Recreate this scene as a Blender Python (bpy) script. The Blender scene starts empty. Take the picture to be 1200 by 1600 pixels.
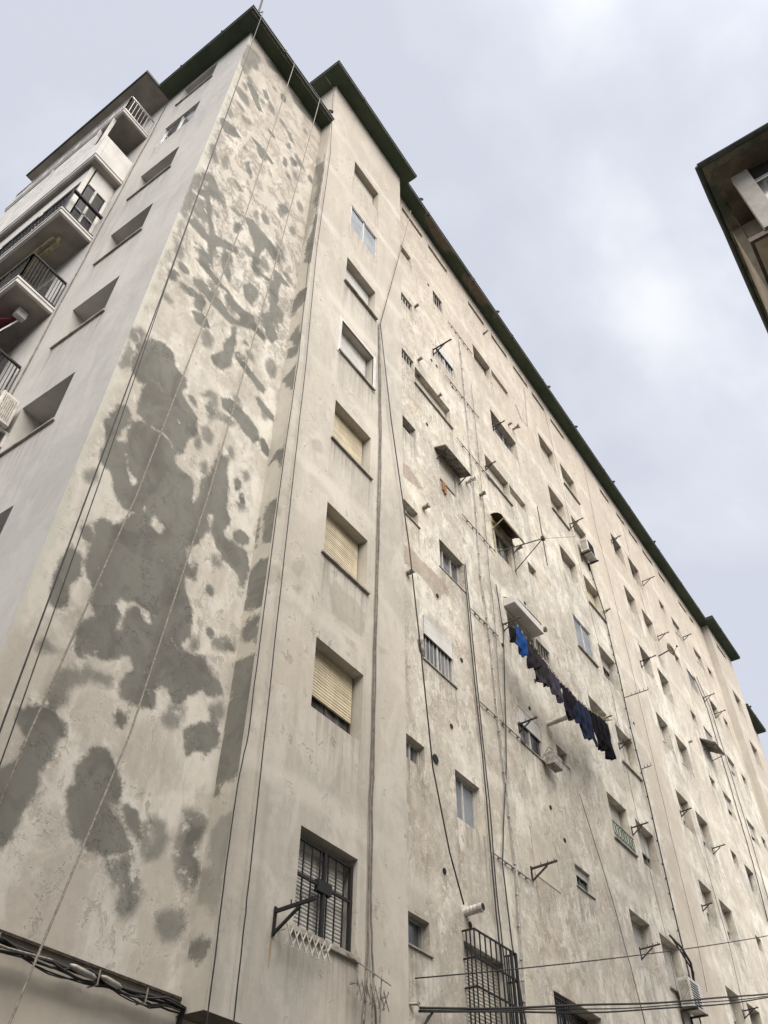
import bpy, math, random
import numpy as np
from mathutils import Vector, Matrix
R = math.radians
scene = bpy.context.scene
rng = random.Random(7)

# ------------------------------------------------------------------ camera
PITCH, ROLL, YAW, FPX = 0.7971114480234596, 0.0122764285156426, 0.6157651885726037, 1330.195
cam_d = bpy.data.cameras.new('camera')
cam = bpy.data.objects.new('camera', cam_d)
scene.collection.objects.link(cam)
cam_d.sensor_fit = 'VERTICAL'; cam_d.sensor_height = 36.0; cam_d.sensor_width = 27.0
cam_d.lens = FPX / 1600 * 36.0
cam_d.clip_start = 0.05; cam_d.clip_end = 3000
_F = Vector((math.cos(YAW) * math.cos(PITCH), math.sin(YAW) * math.cos(PITCH), math.sin(PITCH)))
_R = Vector((math.sin(YAW), -math.cos(YAW), 0)); _U = _R.cross(_F)
_R2 = _R * math.cos(ROLL) + _U * math.sin(ROLL); _U2 = -_R * math.sin(ROLL) + _U * math.cos(ROLL)
_M = Matrix(((_R2.x, _U2.x, -_F.x, 0), (_R2.y, _U2.y, -_F.y, 0), (_R2.z, _U2.z, -_F.z, 1.6), (0, 0, 0, 1)))
cam.matrix_world = _M
scene.camera = cam
scene.render.resolution_x = 768; scene.render.resolution_y = 1024

# ------------------------------------------------------------------ light, sky, exposure
SUN_EL, SUN_AZ = 50.0, -122.0            # azimuth measured from +X towards +Y
SUN_STR = 2.6
sd = Vector((math.cos(R(SUN_EL)) * math.cos(R(SUN_AZ)), math.cos(R(SUN_EL)) * math.sin(R(SUN_AZ)), math.sin(R(SUN_EL))))
sun_d = bpy.data.lights.new('sun', 'SUN'); sun_d.energy = SUN_STR; sun_d.angle = R(70); sun_d.color = (1.0, 0.925, 0.83)
sun = bpy.data.objects.new('sun', sun_d); scene.collection.objects.link(sun)
sun.rotation_euler = sd.to_track_quat('Z', 'Y').to_euler(); sun.location = (0, -20, 60)
scene.view_settings.view_transform = 'Standard'
scene.view_settings.look = 'None'
scene.view_settings.exposure = 1.25
scene.view_settings.gamma = 1.0
scene.view_settings.use_curve_mapping = False

world = bpy.data.worlds.new('World'); scene.world = world; world.use_nodes = True
_t = world.node_tree; _t.nodes.clear()
def wn(t, **k):
    n = _t.nodes.new(t)
    for a, b in k.items(): setattr(n, a, b)
    return n
_out = wn('ShaderNodeOutputWorld'); _bg = wn('ShaderNodeBackground'); _bg2 = wn('ShaderNodeBackground'); _add = wn('ShaderNodeAddShader')
_sky = wn('ShaderNodeTexSky', sky_type='NISHITA', sun_disc=False, sun_elevation=R(SUN_EL), sun_rotation=R(90 - SUN_AZ), dust_density=3.0)
_tc = wn('ShaderNodeTexCoord'); _mp = wn('ShaderNodeMapping'); _mp.inputs['Scale'].default_value = (1.0, 1.0, 1.25)
_mp.inputs['Location'].default_value = (3.4, 1.9, 0.6)
_n1 = wn('ShaderNodeTexNoise'); _n1.inputs['Scale'].default_value = 2.1; _n1.inputs['Detail'].default_value = 5; _n1.inputs['Roughness'].default_value = .48; _n1.inputs['Distortion'].default_value = .35
_n2 = wn('ShaderNodeTexNoise'); _n2.inputs['Scale'].default_value = 6.5; _n2.inputs['Detail'].default_value = 6; _n2.inputs['Roughness'].default_value = .5
_mx = wn('ShaderNodeMath', operation='MULTIPLY_ADD'); _mx.inputs[1].default_value = .34
_cr = wn('ShaderNodeValToRGB')
_e = _cr.color_ramp.elements
_e[0].position = .56; _e[0].color = (.268, .276, .308, 1)
_e[1].position = .80; _e[1].color = (.385, .388, .396, 1)
_m = _cr.color_ramp.elements.new(.67); _m.color = (.300, .308, .340, 1)
_dot = wn('ShaderNodeVectorMath', operation='DOT_PRODUCT'); _nrm = wn('ShaderNodeVectorMath', operation='NORMALIZE')
_dot.inputs[1].default_value = tuple(sd)
_g0 = wn('ShaderNodeMapRange'); _g0.inputs['From Min'].default_value = .60; _g0.inputs['From Max'].default_value = 1.0; _g0.inputs['To Min'].default_value = 0; _g0.inputs['To Max'].default_value = 1
_pw = wn('ShaderNodeMath', operation='POWER'); _pw.inputs[1].default_value = 1.5
_gl = wn('ShaderNodeMath', operation='MULTIPLY_ADD'); _gl.inputs[1].default_value = 1.8; _gl.inputs[2].default_value = 1.0
_vm = wn('ShaderNodeVectorMath', operation='SCALE')
L = _t.links.new
L(_tc.outputs['Generated'], _mp.inputs['Vector']); L(_mp.outputs[0], _n1.inputs['Vector']); L(_mp.outputs[0], _n2.inputs['Vector'])
L(_n2.outputs['Fac'], _mx.inputs[0]); L(_n1.outputs['Fac'], _mx.inputs[2]); L(_mx.outputs[0], _cr.inputs['Fac'])
L(_tc.outputs['Generated'], _nrm.inputs[0]); L(_nrm.outputs['Vector'], _dot.inputs[0]); L(_dot.outputs['Value'], _g0.inputs['Value'])
L(_g0.outputs['Result'], _pw.inputs[0]); L(_pw.outputs[0], _gl.inputs[0])
L(_cr.outputs['Color'], _vm.inputs[0]); L(_gl.outputs[0], _vm.inputs['Scale'])
L(_vm.outputs['Vector'], _bg.inputs['Color']); _bg.inputs['Strength'].default_value = 1.0
L(_sky.outputs['Color'], _bg2.inputs['Color']); _bg2.inputs['Strength'].default_value = 0.012
L(_bg.outputs[0], _add.inputs[0]); L(_bg2.outputs[0], _add.inputs[1]); L(_add.outputs[0], _out.inputs['Surface'])

# ------------------------------------------------------------------ outlines traced on the walls, in metres on each wall plane
A_DARK = [[[3.53,11.96],[3.71,12.39],[3.93,12.51],[4.11,12.51],[4.23,12.29],[4.48,12.22],[4.51,12.07],[4.45,11.87],[4.64,11.77],[4.83,11.68],[4.94,11.35],[4.77,11.16],[4.77,10.81],[4.64,10.67],[4.51,10.84],[4.32,10.83],[4.08,10.73],[3.89,10.79],[3.86,10.91],[3.83,11.23],[3.88,11.45],[3.75,11.34],[3.62,11.39],[3.55,11.68],[3.57,11.84]],[[3.59,10.62],[3.7,10.74],[3.82,10.65],[3.8,10.52],[3.97,10.69],[4.17,10.75],[4.39,10.79],[4.65,10.68],[4.67,10.44],[4.87,10.49],[5.05,10.44],[5.07,10.24],[5.06,10.06],[4.04,9.17],[3.89,9.32],[3.82,9.51],[3.64,9.53],[3.59,9.65],[3.61,9.9],[3.49,10.19],[3.53,10.32]],[[3.61,9.54],[3.88,9.52],[4.01,9.24],[4.12,9.12],[4.3,9.19],[4.23,9.04],[4.15,8.89],[4.07,8.79],[3.92,8.78],[3.82,8.62],[3.92,8.43],[3.87,8.16],[3.9,7.96],[4.0,7.86],[4.1,7.79],[4.1,7.61],[4.23,7.5],[4.11,7.35],[4.06,7.19],[4.08,7.04],[4.16,6.9],[4.3,6.96],[4.5,7.08],[4.59,7.13],[4.72,7.28],[4.86,7.23],[4.84,7.12],[4.75,6.94],[4.8,6.79],[4.95,6.76],[5.15,6.82],[5.3,6.93],[5.24,7.15],[5.41,7.22],[5.57,7.08],[5.75,7.31],[5.95,7.52],[6.01,7.42],[6.28,7.6],[6.2,7.73],[5.97,7.78],[5.85,7.93],[5.62,7.85],[5.42,7.81],[5.56,8.08],[5.52,8.43],[5.33,8.66],[5.28,8.86],[5.41,8.89],[5.42,9.01],[5.27,9.07],[5.19,9.3],[5.39,9.51],[5.38,9.58],[5.5,9.87],[5.42,10.13],[5.53,10.18],[5.54,9.9],[5.68,9.73],[5.91,9.59],[6.16,9.55],[6.3,9.34],[6.37,9.8],[6.27,10.05],[6.02,10.0],[5.82,9.98],[5.76,10.03],[5.85,10.35],[5.72,10.48],[5.72,10.84],[5.6,11.16],[5.58,11.53],[5.35,11.25],[5.33,10.86],[5.18,10.62],[5.21,10.29],[5.12,10.07],[5.02,10.47],[4.74,10.46],[4.62,10.55],[4.73,10.87],[3.6,9.76]],[[3.61,8.0],[3.67,8.12],[3.82,8.09],[3.89,7.85],[3.79,7.67],[3.84,7.44],[3.77,7.29],[3.67,7.29],[3.62,7.48],[3.6,7.74]],[[3.67,8.42],[3.77,8.54],[3.9,8.49],[3.91,8.34],[3.79,8.29]],[[3.72,6.03],[3.88,6.18],[4.06,6.22],[4.26,6.14],[4.31,6.04],[4.22,5.97],[4.25,5.78],[4.15,5.62],[4.19,5.43],[4.11,5.18],[4.09,4.93],[4.02,4.81],[3.93,4.77],[3.69,5.36],[3.77,5.45],[3.92,5.65],[3.92,5.82],[3.75,5.94]],[[4.8,6.54],[4.85,6.63],[4.93,6.61],[4.97,6.53],[4.93,6.43],[4.84,6.43]],[[4.62,5.98],[4.71,6.13],[4.85,6.15],[5.0,6.01],[5.13,5.83],[5.14,5.69],[4.98,5.63],[5.11,5.57],[5.23,5.5],[5.4,5.32],[5.25,5.21],[5.1,5.16],[4.9,5.14],[4.69,5.18],[4.58,5.32],[4.49,5.53],[4.56,5.67],[4.51,5.81]],[[5.17,5.65],[5.24,5.71],[5.36,5.7],[5.48,5.52],[5.46,5.42],[5.3,5.53]],[[6.14,5.85],[6.3,5.9],[6.25,5.76],[6.08,5.6],[6.33,5.49],[6.3,5.37],[6.08,5.43],[6.1,5.7]],[[5.77,6.84],[5.95,7.03],[6.2,7.14],[6.33,7.08],[6.34,6.91],[6.15,6.75],[5.94,6.68],[5.88,6.58],[5.82,6.73]],[[5.35,5.22],[5.45,5.07],[5.55,4.85],[5.53,4.77],[5.46,4.95],[5.33,5.13]],[[6.15,8.31],[6.25,8.4],[6.33,8.35],[6.23,8.25]],[[5.94,10.17],[6.06,10.32],[6.27,10.34],[6.28,10.18],[6.11,10.07],[5.99,10.04]],[[5.77,11.15],[5.88,11.28],[5.94,11.12],[5.85,10.99]],[[4.2,13.82],[4.38,14.05],[4.52,14.02],[4.62,13.89],[4.5,13.71],[4.35,13.67]],[[5.19,12.54],[5.33,12.72],[5.58,12.74],[5.88,12.7],[6.07,12.62],[6.12,12.45],[6.01,12.25],[5.83,12.29],[5.65,12.37],[5.45,12.37],[5.26,12.39]],[[6.13,12.51],[6.25,12.58],[6.41,12.42],[6.37,12.26],[6.21,12.28]],[[5.35,13.78],[5.44,13.89],[5.76,13.86],[6.05,13.79],[6.05,13.64],[5.9,13.57],[5.57,13.69]],[[5.87,13.35],[5.95,13.41],[6.35,13.33],[6.37,13.2],[6.24,13.15],[5.97,13.21]],[[4.58,11.95],[4.64,12.01],[4.76,11.98],[4.78,11.89],[4.69,11.86]],[[5.06,14.47],[5.12,14.61],[5.23,14.09],[5.2,13.8],[5.22,13.47],[5.07,13.18],[4.88,13.12],[4.8,13.21],[4.98,13.63],[4.99,13.96],[5.08,14.17]],[[3.49,17.86],[3.68,18.23],[3.84,18.11],[3.96,17.97],[4.15,17.96],[4.17,17.63],[3.99,17.65],[3.81,17.46],[3.99,16.83],[4.16,16.47],[4.39,16.6],[4.7,16.85],[4.78,16.71],[4.6,16.48],[4.29,16.25],[4.25,15.87],[4.34,15.47],[4.15,15.54],[3.93,15.47],[3.85,15.46],[3.98,15.57],[4.16,15.72],[4.09,15.99],[3.81,15.95],[3.55,16.0],[3.69,16.3],[3.94,16.29],[4.1,16.17],[3.93,16.72],[3.77,17.24],[3.54,17.1],[3.58,17.31],[3.74,17.55],[3.71,17.86],[3.54,17.74]],[[3.57,14.15],[3.63,14.4],[3.78,14.35],[3.76,14.14],[3.64,14.04]],[[3.96,14.21],[4.07,14.37],[4.24,14.4],[4.23,14.26],[4.06,14.13]],[[3.97,15.2],[4.07,15.36],[4.45,15.31],[4.79,15.3],[5.02,15.23],[5.28,15.26],[5.44,15.36],[5.51,15.24],[5.84,15.13],[5.82,15.0],[5.51,14.97],[5.28,14.78],[5.0,14.51],[4.68,14.49],[4.35,14.51],[4.08,14.49],[4.05,14.65],[4.23,14.86],[4.41,14.8],[4.69,14.82],[4.96,14.71],[5.16,14.77],[5.17,14.94],[4.73,14.99],[4.77,15.21],[4.41,15.13]],[[4.47,16.22],[4.57,16.38],[4.63,15.99],[4.77,15.84],[4.74,15.56],[4.59,15.68],[4.45,15.94]],[[5.07,15.88],[5.19,16.2],[5.39,16.28],[5.45,16.07],[5.35,15.58],[5.17,15.61]],[[4.49,17.43],[4.62,17.73],[4.74,17.64],[4.62,17.25],[4.54,17.18]],[[4.7,18.07],[4.9,18.35],[5.21,18.3],[5.57,18.32],[5.8,18.19],[5.84,17.91],[5.6,17.81],[5.38,17.88],[5.29,17.53],[5.3,17.21],[5.25,16.94],[5.54,16.93],[5.77,17.08],[5.7,17.5],[5.89,17.59],[6.21,17.53],[5.98,17.33],[5.94,16.94],[5.96,16.48],[6.17,16.41],[6.19,16.09],[5.96,15.84],[5.77,15.54],[5.58,15.61],[5.8,15.97],[5.77,16.45],[5.69,16.91],[5.46,16.82],[5.2,16.67],[5.14,17.02],[5.12,17.52],[4.89,17.84]],[[4.36,20.01],[4.42,20.29],[4.54,20.03],[4.57,19.75]],[[5.49,22.73],[5.62,22.94],[5.76,22.8],[5.61,22.53]],[[5.47,20.04],[5.64,20.36],[5.82,20.35],[5.7,19.98]],[[3.74,23.61],[3.88,23.88],[4.13,23.8],[4.2,23.42],[4.37,23.22],[4.26,23.05],[4.04,23.22]],[[4.21,24.32],[4.3,24.54],[4.43,24.36],[4.42,24.14],[4.33,24.09]],[[3.58,20.44],[3.73,20.93],[3.95,20.89],[4.04,20.84],[3.92,20.61],[3.82,20.47],[3.68,20.37]],[[4.28,21.41],[4.35,21.49],[4.69,21.61],[5.08,21.52],[5.01,21.37],[4.66,21.31]],[[5.21,23.88],[5.35,24.01],[5.52,23.74],[5.4,23.62]],[[5.31,23.17],[5.4,23.45],[5.47,23.31],[5.38,23.07]],[[5.49,22.66],[5.6,22.96],[5.76,22.83],[5.69,22.61]],[[4.33,20.08],[4.41,20.26],[4.55,20.04],[4.56,19.78],[4.44,19.82]]]
A_MID = [[[3.46,9.2],[3.62,9.36],[3.69,9.25],[3.62,9.11],[3.52,9.08]],[[3.66,6.81],[3.75,6.9],[3.89,6.86],[3.86,6.76],[3.73,6.71]],[[4.0,6.66],[4.32,6.91],[4.44,6.86],[4.65,6.95],[4.65,6.82],[4.4,6.77],[4.19,6.54],[4.21,6.38],[4.1,6.26],[4.06,6.13],[3.98,6.11],[3.98,6.28],[4.02,6.5]],[[5.08,5.2],[5.36,5.33],[5.54,5.16],[5.67,4.94],[5.6,4.74],[5.48,4.68],[5.37,4.72],[5.34,4.88],[5.17,5.03]],[[5.48,5.6],[5.61,5.74],[5.77,5.72],[5.85,5.57],[5.79,5.36],[5.63,5.28],[5.52,5.34]],[[5.99,5.96],[6.22,6.05],[6.36,5.98],[6.33,5.79],[6.29,5.59],[6.36,5.39],[6.35,5.25],[6.19,5.19],[6.03,5.27],[5.96,5.45],[5.98,5.68]],[[5.9,4.83],[6.05,4.96],[6.24,4.97],[6.3,4.82],[6.2,4.67],[6.03,4.62],[5.91,4.71]],[[5.42,6.8],[5.5,7.05],[5.74,7.14],[5.74,6.96],[5.62,6.78],[5.5,6.75]],[[6.04,7.33],[6.26,7.48],[6.34,7.32],[6.16,7.16]],[[5.91,8.26],[6.06,8.43],[6.3,8.47],[6.33,8.33],[6.15,8.2],[5.98,8.15]],[[5.85,11.44],[5.99,11.55],[6.09,11.48],[5.99,11.3]],[[5.9,10.76],[6.06,10.88],[6.16,10.81],[6.0,10.65]],[[5.65,7.88],[5.85,7.96],[5.91,7.85],[6.09,7.85],[6.16,7.82],[5.94,7.73],[5.76,7.76]],[[4.78,12.18],[4.97,12.53],[5.09,12.52],[5.18,12.31],[5.06,12.14],[4.95,12.14],[4.9,12.18]],[[4.98,12.0],[5.12,12.24],[5.49,12.37],[5.62,12.33],[5.49,12.16],[5.16,12.03],[5.07,11.76]],[[4.94,11.59],[5.05,11.7],[5.21,11.66],[5.19,11.4],[5.05,11.37]],[[3.52,15.05],[3.65,15.15],[3.73,14.92],[3.68,14.74],[3.55,14.81]],[[4.28,17.82],[4.38,18.0],[4.66,18.06],[4.59,17.88]],[[4.2,18.91],[4.25,19.01],[4.49,18.92],[4.42,18.79]],[[5.45,21.74],[5.57,21.93],[5.68,21.82],[5.55,21.66]],[[3.4,25.67],[3.59,25.77],[3.86,25.93],[3.88,25.55],[3.7,24.85],[3.68,24.2],[3.59,23.88],[3.4,24.13],[3.34,24.96]],[[3.47,22.65],[3.59,22.95],[3.85,23.0],[3.99,22.74],[3.94,22.53],[3.72,22.5]],[[4.45,25.17],[4.53,25.33],[4.63,25.22]],[[3.43,19.14],[3.55,19.46],[3.63,19.1],[3.75,18.89],[3.69,18.69],[3.5,18.83]],[[3.97,26.22],[4.2,26.44],[4.6,26.67],[4.99,26.65],[4.63,26.44],[4.16,26.02]],[[4.98,26.31],[5.35,26.44],[5.73,26.65],[6.27,26.52],[6.35,26.32],[5.79,26.11],[5.24,25.98]],[[4.16,20.58],[4.2,20.78],[4.28,20.73],[4.23,20.5]],[[3.34,12.16],[3.47,12.38],[3.62,12.35],[3.52,11.99],[3.55,11.47],[3.45,11.27],[3.37,11.34],[3.39,11.78]],[[3.35,17.52],[3.49,17.86],[3.58,17.31],[3.55,16.71],[3.54,15.91],[3.36,15.98],[3.36,16.77]]]
A_HOLE = [[[3.82,10.46],[3.87,10.55],[3.84,10.27],[3.9,10.15],[3.72,10.01],[3.75,10.28]],[[3.92,9.97],[4.03,9.77],[4.16,9.72],[4.24,9.66],[4.13,9.53],[4.04,9.72]],[[4.46,7.9],[4.66,7.99],[4.88,8.0],[5.0,7.86],[4.9,7.83],[4.7,7.96],[4.59,7.84],[4.6,7.57],[4.49,7.43],[4.52,7.69],[4.42,7.8]],[[4.57,9.41],[4.8,9.34],[4.76,9.18],[4.55,9.18]],[[4.19,7.01],[4.37,7.06],[4.52,7.03],[4.79,7.29],[4.86,7.17],[4.65,6.95],[4.43,6.88],[4.26,6.9]]]
R_DARK = [[[6.88,24.03],[6.61,23.96],[6.54,23.35],[6.6,21.29],[6.71,21.69],[6.68,22.57]],[[6.62,20.88],[6.55,20.88],[6.46,18.54],[6.59,18.46],[6.75,18.78],[6.74,19.58],[6.64,20.1]],[[6.9,17.24],[6.75,17.48],[6.52,17.44],[6.53,16.88],[6.72,16.76],[6.81,16.6],[6.88,16.91]],[[6.81,15.73],[6.55,15.83],[6.5,15.34],[6.65,15.37]],[[6.9,17.09],[6.72,17.32],[6.69,16.82],[6.8,16.6],[6.88,16.74]],[[6.83,15.7],[6.61,16.05],[6.56,15.58],[6.73,15.62]],[[6.82,15.11],[6.79,15.37],[6.58,15.37],[6.5,15.01],[6.66,14.98]],[[6.8,14.38],[6.51,14.69],[6.48,13.87],[6.68,14.08]],[[6.81,12.07],[6.69,12.29],[6.52,12.35],[6.49,11.78],[6.57,11.87],[6.67,12.1]],[[6.78,10.95],[6.67,11.08],[6.49,11.03],[6.43,10.58],[6.48,10.15],[6.68,10.24]],[[6.87,10.83],[6.83,10.82],[6.82,10.19],[6.86,10.23]],[[6.86,9.67],[6.71,9.87],[6.48,9.82],[6.44,9.33],[6.49,8.92],[6.85,9.05],[6.86,9.35]],[[6.83,8.55],[6.77,8.8],[6.54,8.86],[6.49,8.36],[6.7,8.41]],[[6.9,8.18],[6.71,8.18],[6.45,8.12],[6.41,7.59],[6.4,6.92],[6.87,7.08],[6.85,7.58],[6.93,8.16]],[[6.9,7.54],[6.46,7.38],[6.45,6.83],[6.52,6.48],[6.77,6.42],[6.79,6.29],[6.86,6.31],[6.94,6.54],[6.9,6.83],[6.86,7.22]],[[6.87,4.72],[6.76,4.75],[6.61,4.68],[6.6,4.55],[6.7,4.5],[6.84,4.57]]]
R_MID = [[[6.82,5.86],[6.69,5.98],[6.52,6.01],[6.49,5.71],[6.48,5.42],[6.7,5.47],[6.83,5.62]],[[6.86,5.45],[6.52,5.43],[6.53,5.15],[6.57,4.92],[6.69,5.03],[6.82,5.14]],[[7.37,25.13],[6.82,24.57],[6.66,23.93],[6.66,20.76],[6.89,19.3],[7.12,19.7],[7.25,22.37]]]
B_PEEL = [[[7.79,10.34],[7.93,10.53],[8.15,10.43],[8.47,10.49],[8.73,10.37],[8.72,9.96],[8.51,9.86],[8.19,9.85],[7.88,9.85]],[[6.92,10.15],[7.13,10.41],[7.17,10.26],[7.06,9.98],[6.89,10.01]],[[6.98,9.72],[7.13,9.83],[7.06,9.59]],[[6.4,9.68],[6.59,9.9],[6.68,9.7],[6.56,9.47],[6.41,9.36]],[[6.43,10.94],[6.5,10.95],[6.5,10.78],[6.44,10.73]],[[8.16,9.6],[8.52,9.63],[8.58,9.55],[8.27,9.52]],[[9.11,9.96],[9.28,10.02],[9.28,9.9],[9.14,9.86]],[[7.01,13.11],[7.23,13.33],[7.37,13.12],[7.09,12.9]]]
C_PEEL = [[[10.42,13.45],[10.75,13.53],[11.05,13.49],[11.48,13.54],[11.92,13.55],[12.14,13.44],[12.09,13.22],[11.9,13.22],[11.75,12.95],[11.62,12.81],[11.39,12.99],[11.15,13.04],[10.85,13.04],[10.42,12.97]],[[10.36,15.91],[10.69,16.05],[10.95,15.91],[11.35,15.89],[11.07,15.7],[10.61,15.55],[10.36,15.53]]]
CLOTHES = [[[13.58,13.05],[13.74,13.18],[13.84,13.15],[13.8,12.84],[13.67,12.82],[13.54,12.83]],[[13.95,13.38],[14.13,13.37],[14.37,13.25],[14.27,12.78],[14.14,12.69],[13.96,12.72],[13.84,12.89],[13.87,13.17]],[[14.39,13.28],[14.7,13.3],[14.98,13.27],[14.91,12.91],[14.68,12.66],[14.3,12.55],[14.3,12.8]],[[14.91,13.23],[15.37,13.12],[15.35,12.62],[15.11,12.47],[14.81,12.41],[14.63,12.46],[14.71,12.66]],[[15.39,13.1],[16.02,13.0],[15.85,12.47],[15.71,12.37],[15.48,12.39],[15.34,12.49]],[[16.02,13.0],[16.48,13.1],[16.77,13.03],[16.55,12.56],[16.39,12.29],[16.18,12.18],[15.97,12.28],[16.02,12.72]],[[16.76,13.01],[17.57,13.1],[17.63,12.74],[17.52,12.11],[17.46,12.3],[16.93,12.07],[16.78,12.33],[16.52,12.39]],[[17.57,13.1],[18.32,13.29],[18.68,13.31],[18.73,13.1],[18.73,12.38],[18.33,12.18],[18.11,12.29],[17.74,12.19],[17.67,12.5]]]
LINE = [[13.49,13.5],[13.95,13.38],[14.37,13.28],[15.41,13.14],[16.03,13.04],[16.77,13.04],[17.58,13.13],[18.33,13.31],[19.11,13.64]]
PIER_CABLES = [[[8.87,6.5,19.27],[8.94,6.5,17.35],[9.0,6.5,15.16],[9.0,6.5,13.85],[8.98,6.5,11.1],[8.96,6.5,9.82],[8.96,6.5,7.75],[8.94,6.5,7.22],[8.95,6.5,5.73],[8.96,6.5,5.25],[8.91,6.5,4.48],[8.89,6.5,4.22]],[[8.89,6.49,19.25],[8.98,6.49,16.97],[9.04,6.49,15.19],[9.03,6.49,13.87],[9.01,6.49,11.12],[8.99,6.49,9.84],[8.99,6.49,7.76],[8.98,6.49,7.24],[8.99,6.49,5.75],[9.03,6.49,5.27],[9.13,6.49,4.53],[9.16,6.49,4.27]],[[6.28,6.48,24.07],[6.27,6.48,18.23],[6.37,6.48,14.77],[6.36,6.48,12.21],[6.4,6.48,8.1],[6.42,6.48,6.99],[6.36,6.48,6.32],[6.36,6.48,5.41],[6.4,6.48,3.93],[6.4,6.48,3.72]],[[6.22,6.47,29.0],[6.47,6.47,24.44],[6.45,6.47,19.08],[6.57,6.47,15.01],[6.61,6.47,11.97],[6.64,6.47,9.89],[6.68,6.47,7.54],[6.72,6.47,5.42],[6.73,6.47,4.77],[6.74,6.47,4.0],[6.75,6.47,3.79]]]
C_CABLES = [[[13.73,6.82,25.11],[13.73,6.82,22.67],[13.7,6.82,17.12],[13.61,6.82,14.89],[13.77,6.82,13.13],[13.77,6.82,10.84],[13.88,6.82,8.17],[13.75,6.82,6.53],[13.68,6.82,5.57],[13.66,6.82,5.22]],[[14.22,6.82,23.22],[14.19,6.82,19.79],[14.15,6.82,17.5],[14.08,6.82,15.24],[14.11,6.82,14.04],[13.97,6.82,11.98],[14.0,6.82,11.04]],[[14.38,6.82,15.17],[14.48,6.82,13.81],[14.08,6.82,11.07],[13.91,6.82,10.09],[13.51,6.82,8.63],[13.37,6.82,8.0],[13.45,6.82,6.69],[13.66,6.82,5.57],[13.73,6.82,5.23]],[[12.82,6.82,14.67],[12.84,6.82,12.35],[12.93,6.82,10.35],[12.97,6.82,9.02],[12.97,6.82,7.37],[13.0,6.82,6.57],[13.05,6.82,5.7],[13.03,6.82,5.09]],[[12.89,6.82,14.71],[12.94,6.82,12.61],[13.01,6.82,10.39],[13.07,6.82,9.06],[13.06,6.82,7.4],[13.11,6.82,6.6],[13.17,6.82,5.73],[13.13,6.82,5.11]],[[21.98,6.82,21.58],[22.48,6.82,19.75],[22.5,6.82,18.34],[22.57,6.82,17.38],[22.53,6.82,15.36],[22.68,6.82,13.23],[22.69,6.82,11.32],[22.7,6.82,10.17],[22.76,6.82,8.6],[22.8,6.82,7.58]],[[33.31,6.82,23.39],[34.07,6.82,22.17],[33.96,6.82,18.59],[33.8,6.82,15.41],[33.4,6.82,13.1]],[[33.84,6.82,23.69],[34.73,6.82,22.52],[34.82,6.82,18.97],[34.71,6.82,15.74],[34.47,6.82,13.43]],[[24.18,6.82,29.44],[24.25,6.82,28.35],[23.86,6.82,24.83],[24.05,6.82,22.65],[24.14,6.82,17.92],[24.09,6.82,15.37],[24.06,6.82,12.51],[24.11,6.82,9.8],[23.94,6.82,8.54]],[[19.54,6.82,30.46],[20.65,6.82,28.57],[20.87,6.82,23.84],[20.98,6.82,20.83],[21.16,6.82,18.13],[21.5,6.82,15.63],[21.33,6.82,12.93],[21.41,6.82,11.03],[21.62,6.82,9.23],[21.55,6.82,7.82]],[[28.08,6.82,29.5],[27.9,6.82,25.66],[28.02,6.82,23.33]],[[17.54,6.82,11.11],[17.99,6.82,10.08],[18.47,6.82,8.97],[18.81,6.82,7.77],[19.05,6.82,6.75]],[[27.03,6.82,13.07],[27.26,6.82,10.53],[26.98,6.82,8.65]]]
CONDUIT = [[[13.0,6.83,19.34],[15.14,6.83,19.47]],[[12.94,6.83,16.39],[14.62,6.83,16.45]],[[13.01,6.83,13.51],[14.23,6.83,13.51]],[[13.06,6.83,11.13],[14.98,6.83,11.18]],[[13.05,6.83,8.12],[14.58,6.83,8.06]],[[13.06,6.83,25.3],[14.58,6.83,25.33]],[[12.63,6.83,21.51],[14.51,6.83,22.2]]]
BRACKETS = [[7.24,6.53,5.21,0.57],[14.6,6.87,8.35,0.55],[12.04,6.87,22.43,0.63],[15.53,6.87,22.49,0.43],[14.64,6.87,19.77,0.34],[20.96,6.87,22.67,0.53],[25.73,6.87,25.68,0.44],[22.64,6.87,19.89,0.24],[14.59,6.87,14.1,0.49],[14.8,6.87,11.53,0.46],[19.7,6.87,8.36,0.49],[20.84,6.87,11.6,0.47],[25.81,6.87,14.07,0.37],[28.96,6.87,25.77,0.58],[29.0,6.87,22.86,0.51],[33.71,6.87,25.79,0.43],[28.49,6.87,13.91,0.45],[25.56,6.87,11.15,0.32],[27.02,6.87,8.82,0.44],[15.77,6.87,28.12,0.21],[21.23,6.87,14.19,0.38],[25.54,6.87,19.57,0.6],[19.85,6.87,14.22,0.43],[34.21,6.87,22.81,0.52],[35.43,6.87,22.61,0.52]]
VENTS = [[11.21,15.16],[14.11,18.13],[16.07,17.7],[13.38,17.97],[13.6,18.23],[17.13,24.02],[16.8,23.92],[11.13,23.52],[11.21,20.9],[10.52,12.73],[16.6,15.14],[12.05,6.77],[16.39,12.35],[29.34,18.22],[39.26,27.09],[12.14,20.3]]
HOLES = [[11.32,9.08],[11.64,12.94],[12.48,11.83],[11.93,10.03],[11.99,26.06],[11.46,7.21],[12.17,6.62],[11.53,18.47],[11.24,20.24],[13.07,21.79],[16.04,13.36],[15.5,12.31],[15.91,10.11],[16.41,9.59],[23.12,15.83],[14.47,13.44],[16.08,15.77],[11.93,21.78],[12.2,21.82]]
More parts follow.
